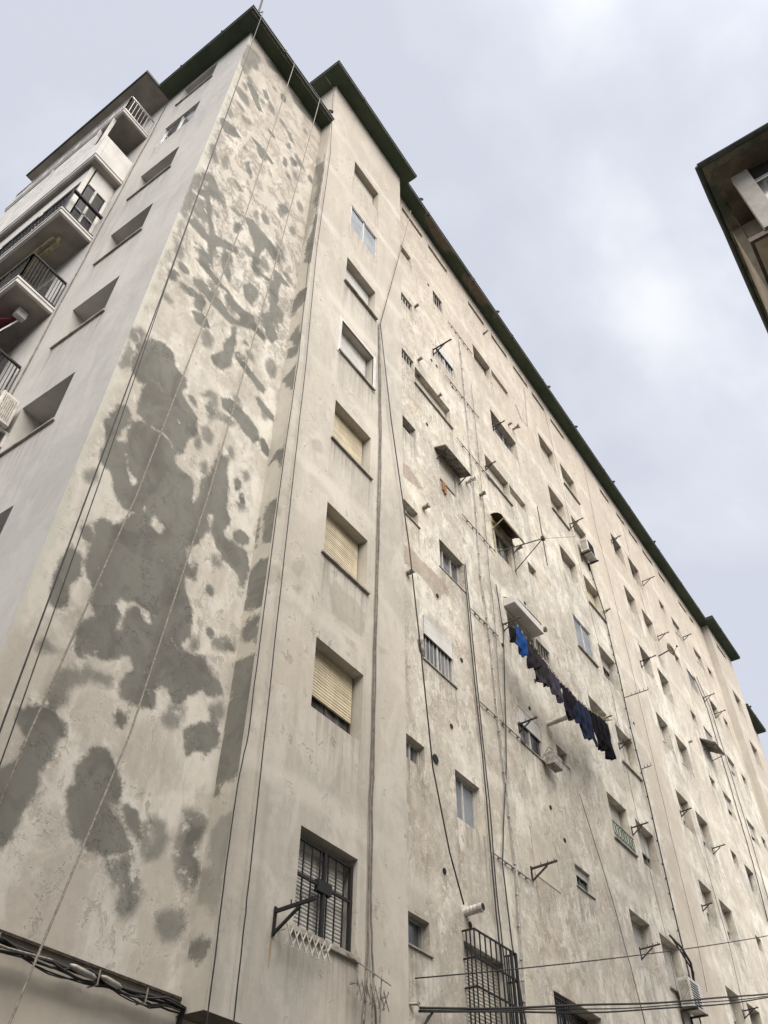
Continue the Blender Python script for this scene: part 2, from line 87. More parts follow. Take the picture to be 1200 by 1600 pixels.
# ------------------------------------------------------------------ helpers
COL = scene.collection
class MB:
    """collects faces, builds one mesh object"""
    def __init__(s): s.v = []; s.f = []; s.attr = {}
    def vert(s, p): s.v.append(tuple(p)); return len(s.v) - 1
    def quad(s, a, b, c, d):
        i = len(s.v); s.v += [tuple(a), tuple(b), tuple(c), tuple(d)]; s.f.append((i, i + 1, i + 2, i + 3))
    def hexa(s, p):
        i = len(s.v); s.v += [tuple(q) for q in p]
        for q in ((0, 3, 2, 1), (4, 5, 6, 7), (0, 1, 5, 4), (1, 2, 6, 5), (2, 3, 7, 6), (3, 0, 4, 7)): s.f.append(tuple(i + k for k in q))
    def box(s, x0, y0, z0, x1, y1, z1):
        x0, x1 = sorted((x0, x1)); y0, y1 = sorted((y0, y1)); z0, z1 = sorted((z0, z1))
        s.hexa([(x0, y0, z0), (x1, y0, z0), (x1, y1, z0), (x0, y1, z0), (x0, y0, z1), (x1, y0, z1), (x1, y1, z1), (x0, y1, z1)])
        return s
    def beam(s, a, b, w, h=None):
        a = Vector(a); b = Vector(b); h = h or w; d = (b - a).normalized()
        up = Vector((0, 0, 1)) if abs(d.z) < .9 else Vector((0, 1, 0))
        r = d.cross(up).normalized(); u = r.cross(d)
        r *= w / 2; u *= h / 2
        s.hexa([a - r - u, a + r - u, b + r - u, b - r - u, a - r + u, a + r + u, b + r + u, b - r + u])
        return s
    def tube(s, pts, r, n=6, cap=True, radii=None):
        pts = [Vector(p) for p in pts]; rings = []
        prev = None
        for i, p in enumerate(pts):
            d = (pts[min(i + 1, len(pts) - 1)] - pts[max(i - 1, 0)]).normalized()
            up = prev if prev is not None else (Vector((0, 0, 1)) if abs(d.z) < .9 else Vector((0, 1, 0)))
            a = d.cross(up)
            if a.length < 1e-6: a = d.cross(Vector((1, 0, 0)))
            a.normalize(); b = a.cross(d).normalized(); prev = b
            rr = radii[i] if radii else r
            rings.append([s.vert(p + a * math.cos(2 * math.pi * k / n) * rr + b * math.sin(2 * math.pi * k / n) * rr) for k in range(n)])
        for i in range(len(rings) - 1):
            for k in range(n):
                s.f.append((rings[i][k], rings[i][(k + 1) % n], rings[i + 1][(k + 1) % n], rings[i + 1][k]))
        if cap: s.f.append(tuple(rings[0][::-1])); s.f.append(tuple(rings[-1]))
        return s
    def build(s, name, m, parent=None, smooth=False, bevel=0):
        me = bpy.data.meshes.new(name)
        off = Vector((0, 0, 0))
        q = parent
        while q is not None: off += q.location; q = q.parent
        me.from_pydata([tuple(Vector(v) - off) for v in s.v], [], s.f)
        for k, arr in s.attr.items():
            at = me.attributes.new(k, 'FLOAT', 'POINT'); at.data.foreach_set('value', np.asarray(arr, dtype=np.float32))
        me.update()
        if smooth:
            for p in me.polygons: p.use_smooth = True
        me.materials.append(m)
        o = bpy.data.objects.new(name, me); COL.objects.link(o); o.parent = parent
        if bevel:
            b = o.modifiers.new('bevel', 'BEVEL'); b.width = bevel; b.segments = 2; b.limit_method = 'ANGLE'
        return o
def tag(o, label=None, cat=None, group=None, kind=None):
    if label: o['label'] = label
    if cat: o['category'] = cat
    if group: o['group'] = group
    if kind: o['kind'] = kind
    return o
def empty(name, loc):
    o = bpy.data.objects.new(name, None); COL.objects.link(o); o.location = loc; o.empty_display_size = .3
    return o

# ------------------------------------------------------------------ materials
def newmat(name):
    m = bpy.data.materials.new(name); m.use_nodes = True
    nt = m.node_tree; b = nt.nodes['Principled BSDF']
    return m, nt, b
class N:
    def __init__(s, nt): s.nt = nt
    def node(s, t, ins=None, **k):
        n = s.nt.nodes.new(t)
        for a, b in k.items(): setattr(n, a, b)
        for a, b in (ins or {}).items():
            if isinstance(b, bpy.types.NodeSocket): s.nt.links.new(b, n.inputs[a])
            else: n.inputs[a].default_value = b
        return n
    def noise(s, vec, scale, detail=6, rough=.55, dist=0.0):
        return s.node('ShaderNodeTexNoise', {'Vector': vec, 'Scale': scale, 'Detail': detail, 'Roughness': rough, 'Distortion': dist}).outputs['Fac']
    def map(s, vec, scale, loc=(0, 0, 0)):
        return s.node('ShaderNodeMapping', {'Vector': vec, 'Scale': scale, 'Location': loc}).outputs[0]
    def ramp(s, v, a, b, lo=0.0, hi=1.0):
        n = s.node('ShaderNodeMapRange', {'Value': v, 'From Min': a, 'From Max': b, 'To Min': lo, 'To Max': hi}); n.interpolation_type = 'SMOOTHSTEP'
        return n.outputs['Result']
    def math(s, op, a, b=0.0, c=0.0):
        n = s.nt.nodes.new('ShaderNodeMath'); n.operation = op
        for i, x in enumerate((a, b, c)):
            if isinstance(x, bpy.types.NodeSocket): s.nt.links.new(x, n.inputs[i])
            else: n.inputs[i].default_value = x
        return n.outputs[0]
    def mix(s, f, a, b):
        n = s.nt.nodes.new('ShaderNodeMix'); n.data_type = 'RGBA'
        for i, x in ((0, f), (6, a), (7, b)):
            if isinstance(x, bpy.types.NodeSocket): s.nt.links.new(x, n.inputs[i])
            else: n.inputs[i].default_value = x if not isinstance(x, tuple) else (*x, 1)
        return n.outputs[2]
    def attr(s, name): return s.node('ShaderNodeAttribute', attribute_name=name).outputs['Fac']
def simple(name, col, rough=.6, metal=0, var=.12, scale=6, bump=0):
    m, nt, b = newmat(name); n = N(nt)
    tc = n.node('ShaderNodeTexCoord').outputs['Object']
    f = n.noise(tc, scale, 6, .6)
    dk = tuple(c * (1 - var * 2) for c in col); lt = tuple(min(1, c * (1 + var)) for c in col)
    nt.links.new(n.mix(n.ramp(f, .3, .7), dk, lt), b.inputs['Base Color'])
    b.inputs['Roughness'].default_value = rough; b.inputs['Metallic'].default_value = metal
    if bump:
        bp = n.node('ShaderNodeBump', {'Height': n.noise(tc, scale * 5, 4), 'Strength': bump, 'Distance': .01}); nt.links.new(bp.outputs[0], b.inputs['Normal'])
    return m

def plaster(name, cream, grey, white, peelc, wear=1.0, sdf=None, band=0.0, patchc=(.17, .165, .145), smooth=False, xfade=False, smear=None, warm=None, vband=None, edge=None, drip=False, rust=False, ragged=1.0):
    """weathered lime plaster: large tonal drift, whitewash, flaked areas, cracks; sdf adds traced patches"""
    m, nt, b = newmat(name); n = N(nt)
    tc = n.node('ShaderNodeTexCoord').outputs['Object']
    big = n.noise(tc, .38, 5, .5, .4)
    mid = n.noise(n.map(tc, (1, 1, .6)), 1.5, 8, .62, .6)
    fine = n.noise(tc, 9, 8, .65)
    streak = n.noise(n.map(tc, (2.2, 2.2, .16)), 1.6, 5, .6)
    c = n.mix(n.math('MULTIPLY', n.ramp(big, .40, .60), n.ramp(mid, .30, .55, .45, 1)), cream, grey)
    c = n.mix(n.math('MULTIPLY', n.ramp(mid, .45, .60), .8 if wear > .5 else .55), c, white)
    c = n.mix(n.math('MULTIPLY', n.ramp(streak, .5, .75), .38), c, tuple(x * .72 for x in grey))
    c = n.mix(n.math('MULTIPLY', n.ramp(fine, .42, .75), .16), c, tuple(x * .6 for x in grey))
    grime = n.noise(n.map(tc, (1.3, 1.3, .5), (9, 4, 2)), 3.4, 10, .72, .4)
    c = n.mix(n.math('MULTIPLY', n.math('MULTIPLY', n.ramp(grime, .53, .64), n.ramp(big, .35, .6, .35, 1)), .32 * min(1, wear + .3)), c, (.25, .23, .195))
    h = n.math('MULTIPLY', fine, .35)
    # flaking
    pn = n.noise(n.map(tc, (1.0, 1.0, .75), (5, 3, 9)), 5.0, 12, .70, .35)
    reg = n.noise(n.map(tc, (1, 1, .5), (2, 8, 1)), .55, 3, .5)
    thr = n.math('MULTIPLY_ADD', n.ramp(reg, .40, .66), .12 * wear, pn)
    if xfade:
        sx = n.node('ShaderNodeSeparateXYZ', {0: tc}).outputs[0]
        thr = n.math('ADD', thr, n.ramp(sx, -6.5, -3.5, .045, -.02))
    peel = n.ramp(thr, .636, .662)
    peel2 = n.math('MULTIPLY', n.ramp(thr, .585, .645), .4)
    c = n.mix(peel2, c, white)
    c = n.mix(n.math('MULTIPLY', peel, n.ramp(n.noise(tc, 2.3, 5), .35, .65, .2, .75)), c, peelc)
    h = n.math('SUBTRACT', h, n.math('MULTIPLY', peel, .6))
    if smear:
        sz2 = n.node('ShaderNodeSeparateXYZ', {0: tc}).outputs[2]
        sm = n.noise(n.map(tc, (1.0, 1.0, .75), (3, 1, 4)), 2.0, 9, .66, .9)
        sm2 = n.noise(n.map(tc, (1, 1, .8), (7, 2, 6)), 5.5, 9, .7, .5)
        zz = n.ramp(sz2, smear[0], smear[1], 0, 1)
        c = n.mix(n.math('MULTIPLY', n.math('MULTIPLY', n.ramp(sm, .45, .55), n.ramp(sm2, .38, .52)), n.math('MULTIPLY', zz, smear[2] if len(smear) > 2 else .9)), c, (.24, .22, .19))
        c = n.mix(n.math('MULTIPLY', n.ramp(sm2, .56, .62), n.math('MULTIPLY', zz, .5)), c, white)
    # dark crawl cracks
    cr = n.node('ShaderNodeTexVoronoi', {'Vector': n.node('ShaderNodeVectorMath', {0: tc, 1: n.node('ShaderNodeTexNoise', {'Vector': tc, 'Scale': 2.0, 'Detail': 4}).outputs['Color']}, operation='ADD').outputs[0], 'Scale': 1.1}, feature='DISTANCE_TO_EDGE').outputs['Distance']
    crm = n.math('MULTIPLY', n.ramp(cr, .0, .008, 1, 0), n.ramp(n.noise(tc, .9, 3), .56, .64))
    c = n.mix(n.math('MULTIPLY', crm, .55 * min(1, wear + .2)), c, tuple(x * .35 for x in grey))
    if warm:
        wz = n.ramp(n.node('ShaderNodeSeparateXYZ', {0: tc}).outputs[2], warm[0], warm[1], 0, warm[2])
        c = n.mix(n.math('MULTIPLY', wz, n.ramp(big, .3, .7, .6, 1)), c, (.415, .355, .29))
    if vband:
        wx = n.node('ShaderNodeSeparateXYZ', {0: tc}).outputs[0]
        for x0, x1, a in vband:
            vm = n.math('MULTIPLY', n.ramp(wx, x0, x0 + .06), n.ramp(wx, x1 - .06, x1, 1, 0))
            c = n.mix(n.math('MULTIPLY', vm, a), c, (.44, .385, .32))
    if edge is not None:
        ex = n.node('ShaderNodeSeparateXYZ', {0: tc}).outputs[0]
        em = n.ramp(n.math('ADD', n.math('SUBTRACT', ex, edge), n.math('MULTIPLY', n.math('SUBTRACT', n.noise(tc, 2.6, 9, .7), .5), .55)), .02, .10, 1, 0)
        c = n.mix(n.math('MULTIPLY', em, .7), c, (.47, .475, .415))
    if drip:
        dn = n.noise(n.map(tc, (9, 9, .35)), 1.6, 5, .6)
        dm = n.math('MULTIPLY', n.math('MAXIMUM', n.attr('drip'), 0.0), n.ramp(dn, .44, .62, .12, 1))
        c = n.mix(n.math('MULTIPLY', dm, .72), c, (.17, .155, .13))
    if rust:
        rm = n.ramp(n.math('ADD', n.attr('rust'), n.math('MULTIPLY', n.noise(tc, 18, 4), .03)), .0, .03, 1, 0)
        c = n.mix(n.math('MULTIPLY', rm, .6), c, (.27, .13, .045))
    if band:
        sz = n.node('ShaderNodeSeparateXYZ', {0: tc}).outputs[2]
        fr = n.math('FRACT', n.math('DIVIDE', n.math('SUBTRACT', n.math('ADD', sz, n.math('MULTIPLY', n.math('SUBTRACT', mid, .5), .5)), 12.45 - 1.425), 2.85))
        bm = n.ramp(n.math('ABSOLUTE', n.math('SUBTRACT', fr, .5)), .02, .085, 1, 0)
        c = n.mix(n.math('MULTIPLY', bm, n.ramp(n.noise(tc, .8, 3), .35, .6, 0, band)), c, white)
    if sdf:
        wob = n.math('ADD', n.math('MULTIPLY', n.math('SUBTRACT', n.noise(tc, 3.4, 5, .6), .5), .10 * ragged), n.math('MULTIPLY', n.math('SUBTRACT', n.noise(tc, 9, 11, .78), .5), .20 * ragged))
        for at, amt, wid in sdf:
            d = n.math('SUBTRACT', n.math('ADD', n.attr(at), wob), .012)
            mk = n.ramp(d, -wid, wid, 1, 0)
            halo = n.math('MULTIPLY', n.ramp(d, .0, .22, 1, 0), n.ramp(n.noise(tc, 3.5, 9, .72), .50, .60))
            c = n.mix(n.math('MULTIPLY', halo, .85 if at == 'dark' and ragged < 1.5 else .3), c, white)
            tone = n.noise(n.map(tc, (1, 1, .7)), 1.9, 7, .6, .8)
            pc = n.mix(n.ramp(tone, .36, .62), tuple(x * .85 for x in patchc), tuple(x * 1.2 for x in patchc))
            lay = n.noise(tc, 1.1, 6, .55, .5)
            pc = n.mix(n.math('MULTIPLY', n.ramp(lay, .50, .515), .55), pc, tuple(x * 1.28 for x in patchc))
            pc = n.mix(n.math('MULTIPLY', n.ramp(n.noise(tc, 7, 8, .7), .5, .65), .35), pc, tuple(x * .7 for x in patchc))
            chips = n.ramp(n.noise(tc, 4.2, 9, .72, .3), .64, .67)
            mk2 = n.math('MULTIPLY', n.math('MULTIPLY', mk, n.math('SUBTRACT', 1.0, n.math('MULTIPLY', chips, .5))), amt)
            c = n.mix(mk2, c, pc)
            h = n.math('ADD', h, n.math('MULTIPLY', mk, .25))
    nt.links.new(c, b.inputs['Base Color'])
    b.inputs['Roughness'].default_value = .93
    b.inputs['Specular IOR Level'].default_value = .15
    bp = n.node('ShaderNodeBump', {'Height': h, 'Strength': .22 if smooth else .55, 'Distance': .02})
    nt.links.new(bp.outputs[0], b.inputs['Normal'])
    return m

CREAM = (.53, .485, .40); GREY = (.395, .37, .32); WHITE = (.67, .64, .56); PEEL = (.325, .27, .215)
M_C = plaster('plaster_flaked_cream', CREAM, GREY, WHITE, PEEL, 1.0, [('peel', .65, .03)], band=.35, patchc=(.25, .20, .15), xfade=True, smear=(-3, -2, .34), drip=True, warm=(18, 26, .7), vband=[(-.75, 1.45, .6), (5.4, 6.8, .4)])
M_B = plaster('plaster_pier', (.455, .42, .36), (.385, .365, .32), (.545, .515, .455), (.30, .27, .22), .45, [('peel', .45, .05)], band=.6, patchc=(.24, .22, .18), warm=(16, 25, .55), drip=True, rust=True)
M_A = plaster('plaster_gable_patched', (.47, .435, .375), (.41, .385, .335), (.60, .575, .51), (.33, .285, .235), .65, [('mid', .82, .06), ('dark', .95, .035)], patchc=(.143, .141, .124), smear=(11.0, 17.0), warm=(16, 25, .55), edge=-20.63)
M_RET = plaster('plaster_return_wall', (.44, .405, .345), (.385, .36, .31), (.50, .475, .41), (.30, .26, .21), .3, [('mid', .5, .05), ('dark', .95, .04)], patchc=(.140, .136, .118), ragged=1.8)
M_L = plaster('plaster_repainted_pale', (.45, .435, .405), (.385, .375, .35), (.49, .475, .445), (.36, .35, .335), .12, None, smooth=True, drip=True)
M_LOW = plaster('plaster_ground_floor', (.50, .46, .39), (.46, .43, .37), (.53, .49, .42), (.33, .29, .24), .1, None, smooth=True)
M_REV = plaster('plaster_reveal', (.50, .46, .39), (.44, .41, .35), (.55, .52, .45), (.3, .27, .22), .2, None)

def soffit_mat():
    m, nt, b = newmat('green_painted_soffit'); n = N(nt)
    tc = n.node('ShaderNodeTexCoord').outputs['Object']
    base = n.mix(n.ramp(n.noise(tc, 1.2, 6, .6), .35, .65), (.038, .056, .030), (.064, .082, .048))
    reg = n.math('ADD', n.attr('bare'), n.math('MULTIPLY', n.math('SUBTRACT', n.noise(tc, 2.5, 6, .65), .5), .35))
    bare = n.ramp(reg, -.03, .03, 1, 0)
    base = n.mix(n.math('MULTIPLY', bare, .92), base, n.mix(n.ramp(n.noise(tc, 5, 7), .3, .7), (.13, .10, .075), (.19, .155, .12)))
    spots = n.ramp(n.noise(tc, 3.3, 8, .7), .70, .73)
    base = n.mix(n.math('MULTIPLY', spots, .6), base, (.16, .14, .11))
    nt.links.new(base, b.inputs['Base Color']); b.inputs['Roughness'].default_value = .8
    bp = n.node('ShaderNodeBump', {'Height': n.noise(tc, 20, 5), 'Strength': .3, 'Distance': .01}); nt.links.new(bp.outputs[0], b.inputs['Normal'])
    return m
M_SOF = soffit_mat()
M_FAS = simple('dark_fascia', (.035, .04, .035), .75, 0, .25, 3, .3)
M_BEIGE = simple('beige_soffit', (.27, .245, .215), .9, 0, .15, 1.5, .3)
M_CONC = simple('sill_stone', (.31, .285, .24), .9, 0, .2, 5, .4)
M_BLK = simple('black_iron', (.007, .007, .007), .75, 0, .3, 20)
M_RUST = simple('rusted_steel', (.055, .038, .028), .8, .2, .35, 18)
M_CABLE = simple('cable_black', (.016, .015, .014), .7, 0, .2, 10)
M_CABG = simple('cable_grey', (.17, .15, .125), .8, 0, .25, 8)
M_ROPE = simple('rope_beige', (.24, .215, .18), .9, 0, .2, 30)
M_ALU = simple('aluminium', (.46, .46, .45), .4, .6, .1, 5)
M_WFR = simple('white_frame', (.44, .43, .405), .5, 0, .12, 5)
M_BRN = simple('brown_metal', (.06, .038, .024), .6, .2, .2, 9)
M_GRN = simple('green_frame', (.035, .10, .075), .5, 0, .2, 9)
M_WALLW = simple('white_parapet', (.52, .505, .475), .85, 0, .08, 2, .2)
M_PIPE = simple('galvanised_pipe', (.33, .31, .28), .55, .4, .2, 8)
M_VENT = simple('vent_zinc', (.30, .27, .235), .7, .2, .3, 14, .4)
M_DARK = simple('dark_interior', (.012, .011, .010), .95, 0, .3, 3)
M_CURT = simple('curtain', (.30, .29, .28), .95, 0, .25, 7)
M_ASPH = simple('asphalt', (.05, .05, .052), .92, 0, .25, 3, .5)
M_PAVE = simple('paving', (.25, .24, .22), .9, 0, .15, 4, .4)
M_CORR = simple('fibre_cement', (.22, .20, .175), .92, 0, .3, 9, .6)
M_ACW = simple('aircon_casing', (.50, .48, .43), .5, 0, .15, 6)
M_AWR = simple('awning_red', (.085, .008, .012), .85, 0, .3, 5)
M_AWY = simple('awning_yellow', (.30, .255, .14), .85, 0, .3, 9)
M_AWB = simple('awning_white', (.50, .49, .46), .85, 0, .12, 5)
M_OCH = simple('ochre_render', (.36, .31, .235), .9, 0, .18, 1.6, .4)

def slat(name, col, period=.05, axis=2, dirt=.25):
    m, nt, b = newmat(name); n = N(nt)
    tc = n.node('ShaderNodeTexCoord').outputs['Object']
    s = n.node('ShaderNodeSeparateXYZ', {0: tc}).outputs[axis]
    fr = n.math('FRACT', n.math('DIVIDE', s, period))
    gap = n.ramp(fr, .0, .14, 1, 0)
    rnd = n.math('ADD', n.math('MULTIPLY', n.noise(n.map(tc, (1, 1, 8)), 1.3, 4), .5), n.math('MULTIPLY', n.noise(n.map(tc, (2.5, 2.5, .5)), 1.2, 7, .7), .5))
    c = n.mix(n.ramp(rnd, .38, .62), col, tuple(x * (1 - dirt) for x in col))
    c = n.mix(n.math('MULTIPLY', gap, .8), c, tuple(x * .22 for x in col))
    nt.links.new(c, b.inputs['Base Color']); b.inputs['Roughness'].default_value = .6
    bp = n.node('ShaderNodeBump', {'Height': n.math('SINE', n.math('MULTIPLY', fr, 3.14159)), 'Strength': .9, 'Distance': .012}); nt.links.new(bp.outputs[0], b.inputs['Normal'])
    return m
M_SHY = slat('shutter_yellow', (.60, .52, .36), .05, dirt=.35)
M_SHW = slat('shutter_white', (.62, .61, .57), .045)
M_SHG = slat('shutter_grey', (.48, .465, .43), .045)
M_PLP = simple('plaster_panel', (.46, .42, .345), .9, 0, .08, 3, .2)
M_SHC = slat('shutter_cream', (.55, .51, .43), .05)

def glass():
    m, nt, b = newmat('window_glass'); n = N(nt)
    tc = n.node('ShaderNodeTexCoord').outputs['Object']
    f = n.noise(n.map(tc, (3, 3, .7)), 1.4, 3)
    nt.links.new(n.mix(n.ramp(f, .4, .65), (.035, .037, .042), (.16, .155, .155)), b.inputs['Base Color'])
    b.inputs['Roughness'].default_value = .12; b.inputs['Specular IOR Level'].default_value = .6
    return m
M_GL = glass()
M_GLD = simple('dark_glass', (.015, .016, .018), .35, 0, .3, 3)
M_PANEL = simple('beige_post', (.33, .31, .28), .85, 0, .1, 3)
M_GLM = simple('frosted_pane', (.20, .215, .23), .45, 0, .15, 2)
def cloth(name, col):
    m, nt, b = newmat(name); n = N(nt)
    tc = n.node('ShaderNodeTexCoord').outputs['Object']
    f = n.noise(n.map(tc, (6, 6, 1.5)), 2, 5)
    nt.links.new(n.mix(f, tuple(c * .4 for c in col), tuple(c * .75 for c in col)), b.inputs['Base Color'])
    b.inputs['Roughness'].default_value = .95; b.inputs['Specular IOR Level'].default_value = .1
    bp = n.node('ShaderNodeBump', {'Height': n.noise(tc, 160, 2), 'Strength': .3, 'Distance': .004}); nt.links.new(bp.outputs[0], b.inputs['Normal'])
    return m

# ------------------------------------------------------------------ signed distance to traced outlines
def sdf_polys(P, polys, holes=()):
    P = np.asarray(P, dtype=np.float64)
    def one(poly):
        poly = np.array(poly, float); lo = poly.min(0) - .7; hi = poly.max(0) + .7
        d = np.full(len(P), 1.0)
        sel = np.where((P[:, 0] > lo[0]) & (P[:, 0] < hi[0]) & (P[:, 1] > lo[1]) & (P[:, 1] < hi[1]))[0]
        if len(sel) == 0: return d
        Q = P[sel]; best = np.full(len(Q), 1e9); inside = np.zeros(len(Q), bool)
        for i in range(len(poly)):
            a = poly[i - 1]; b = poly[i]; ab = b - a; L2 = (ab ** 2).sum() + 1e-12
            t = np.clip(((Q - a) @ ab) / L2, 0, 1)
            dd = ((Q - a - t[:, None] * ab) ** 2).sum(1); best = np.minimum(best, dd)
            c = ((a[1] > Q[:, 1]) != (b[1] > Q[:, 1]))
            with np.errstate(divide='ignore', invalid='ignore'):
                xi = (b[0] - a[0]) * (Q[:, 1] - a[1]) / (b[1] - a[1]) + a[0]
            inside ^= c & (Q[:, 0] < xi)
        s = np.sqrt(best); s[inside] *= -1
        d[sel] = np.minimum(s, 1.0)
        return d
    out = np.full(len(P), 1.0)
    for p in polys: out = np.minimum(out, one(p))
    for h in holes: out = np.maximum(out, -one(h))
    return out

# ------------------------------------------------------------------ walls with real openings
def wall(parent, mat, axis, plane, u0, u1, z0, z1, openings=(), depth=.22, step=.15, nrm=-1, attrs=None, label=None, back=None, revmat=None):
    """axis 'y': wall in plane y=plane, u is x.  axis 'x': plane x=plane, u is y. nrm: outward sign."""
    us = {u0, u1}; zs = {z0, z1}
    for o in openings:
        us |= {o[0], o[1]}; zs |= {o[2], o[3]}
    def dens(s):
        s = sorted(s); r = []
        for a, b in zip(s[:-1], s[1:]):
            k = max(1, int(math.ceil((b - a) / step - 1e-6)))
            r += [a + (b - a) * i / k for i in range(k)]
        return r + [s[-1]]
    U = dens(us); Z = dens(zs)
    mb = MB(); idx = {}
    def P(u, z, d=0.0): return (u, plane - nrm * d, z) if axis == 'y' else (plane - nrm * d, u, z)
    def V(i, j):
        if (i, j) not in idx: idx[(i, j)] = mb.vert(P(U[i], Z[j]))
        return idx[(i, j)]
    flip = (axis == 'y') == (nrm < 0)
    for i in range(len(U) - 1):
        uc = (U[i] + U[i + 1]) / 2
        cand = [o for o in openings if o[0] < uc < o[1]]
        for j in range(len(Z) - 1):
            zc = (Z[j] + Z[j + 1]) / 2
            if any(o[2] < zc < o[3] for o in cand): continue
            f = (V(i, j), V(i + 1, j), V(i + 1, j + 1), V(i, j + 1))
            mb.f.append(f if flip else f[::-1])
    uv = [((v[0] if axis == 'y' else v[1]), v[2]) for v in mb.v]
    A = {}
    if attrs:
        for k, (polys, holes) in attrs.items(): A[k] = list(sdf_polys(uv, polys, holes))
    if openings:
        q = np.array(uv); dv = np.zeros(len(q))
        for o in openings:
            if o[3] - o[2] < .3: continue
            ins = (q[:, 0] > o[0] - .07) & (q[:, 0] < o[1] + .07) & (q[:, 1] <= o[2] + .001)
            edgef = np.where((q[:, 0] < o[0] + .12) | (q[:, 0] > o[1] - .12), 1.0, .6)
            dv = np.maximum(dv, np.where(ins, np.clip(1 - (o[2] - q[:, 1]) / 1.1, 0, 1) * edgef, 0))
        A['drip'] = list(dv)
    for o in openings:
        a, b, c, d = o[:4]; dp = o[4] if len(o) > 4 else depth
        for q in ((P(a, c), P(b, c), P(b, c, dp), P(a, c, dp)), (P(a, d, dp), P(b, d, dp), P(b, d), P(a, d)),
                  (P(a, c, dp), P(a, d, dp), P(a, d), P(a, c)), (P(b, c), P(b, d), P(b, d, dp), P(b, c, dp))):
            mb.quad(*(q if flip else q[::-1]))
    for k in A:
        A[k] += [0.0 if k == 'drip' else 1.0] * (len(mb.v) - len(A[k]))
        mb.attr[k] = A[k]
    w = mb.build('wall', mat, parent)
    if label: w['label'] = label
    return w

# ------------------------------------------------------------------ window kit
def window(parent, axis, plane, nrm, o, kind, depth=.22, sill=None, shut=0.0, shm=None, frm=None, gl=None, label=None):
    """o = (u0,u1,z0,z1). Frame sits at the back of the reveal; returns the frame object."""
    a, b, c, d = o[:4]
    def X(mb, u0, u1, z0, z1, d0, d1):
        p0 = plane - nrm * d0; p1 = plane - nrm * d1
        if axis == 'y': mb.box(u0, p0, z0, u1, p1, z1)
        else: mb.box(p0, u0, z0, p1, u1, z1)
    frm = frm or M_ALU; gl = gl or M_GL; e = .004
    D = depth
    fr = MB(); t = .04
    a2, b2, c2, d2 = a + e, b - e, c + e, d - e
    X(fr, a2, b2, c2, c2 + t, D - .026, D + .02); X(fr, a2, b2, d2 - t, d2, D - .026, D + .02)
    X(fr, a2, a2 + t, c2 + t, d2 - t, D - .026, D + .02); X(fr, b2 - t, b2, c2 + t, d2 - t, D - .026, D + .02)
    n = {'slide': 2, 'bars': 2, 'shutter': 2, 'small': 1, 'blank': 0, 'three': 3}.get(kind, 2)
    for k in range(1, n):
        u = a2 + (b2 - a2) * k / n; X(fr, u - .025, u + .025, c2 + t, d2 - t, D - .02, D + .015)
    w = fr.build('window', frm, parent)
    if label: w['label'] = label
    if kind == 'blank':
        p = MB(); X(p, a2 + t, b2 - t, c2 + t, d2 - t, D - .012, D + .03); p.build('panel', shm or M_WFR, w)
    else:
        p = MB(); X(p, a2 + t, b2 - t, c2 + t, d2 - t, D + .004, D + .012); p.build('pane', gl, w)
    if shut > 0:
        s = MB(); zz = d2 - (d2 - c2) * shut
        X(s, a2 + .03, b2 - .03, zz, d2 - .002, D - .055, D - .03); X(s, a2 + .03, b2 - .03, zz - .03, zz, D - .06, D - .028)
        s.build('shutter', shm or M_SHG, w)
    if kind == 'bars':
        s = MB(); nb = max(4, int((b - a) / .13))
        for k in range(nb + 1):
            u = a2 + .01 + (b2 - a2 - .02) * k / nb; X(s, u - .009, u + .009, c2, d2, .04, .058)
        X(s, a2, b2, c2 + .0, c2 + .02, .035, .062); X(s, a2, b2, d2 - .02, d2, .035, .062)
        s.build('bar_grille', frm, w)
    if sill:
        s = MB(); X(s, a - .06, b + .06, c - sill[0], c - .002, -sill[1], .03)
        s.build('sill', M_CONC, w, bevel=.006)
    return w

# small hand-thrown mortar dabs scattered round the big patches (x, z outlines)
_r = random.Random(21)
def dab(x, z, rx, rz):
    n = 9; ph = _r.uniform(0, 6)
    return [(x + rx * math.cos(2 * math.pi * k / n) * _r.uniform(.75, 1.15), z + rz * math.sin(2 * math.pi * k / n) * _r.uniform(.75, 1.15)) for k in range(n)]
for _ in range(62):
    x = _r.uniform(3.55, 6.3); z = _r.uniform(13.5, 25.6)
    (A_DARK if _r.random() < .12 else A_MID).append(dab(x, z, _r.uniform(.07, .2), _r.uniform(.08, .34)))
for _ in range(38):
    x = _r.gauss(5.55, .4); z = _r.uniform(6.5, 14.5)
    if 3.5 < x < 6.3: (A_DARK if _r.random() < .4 else A_MID).append(dab(x, z, _r.uniform(.04, .12), _r.uniform(.05, .16)))
# ------------------------------------------------------------------ the apartment building
YA, YB, YC, XL, XR = 6.87, 6.53, 6.87, 3.355, 6.39
XB1, XD0, XD1, XE1 = 9.90, 38.80, 42.35, 45.10
ZA, ZB = 26.58, 29.65
def Hd(k): return 6.33 + 2.85 * (k - 1)
bld = empty('apartment_building', (24.0, 12.0, 0))
tag(bld, 'long eight-storey apartment block with weathered cream walls and dark green eaves', 'apartment building')

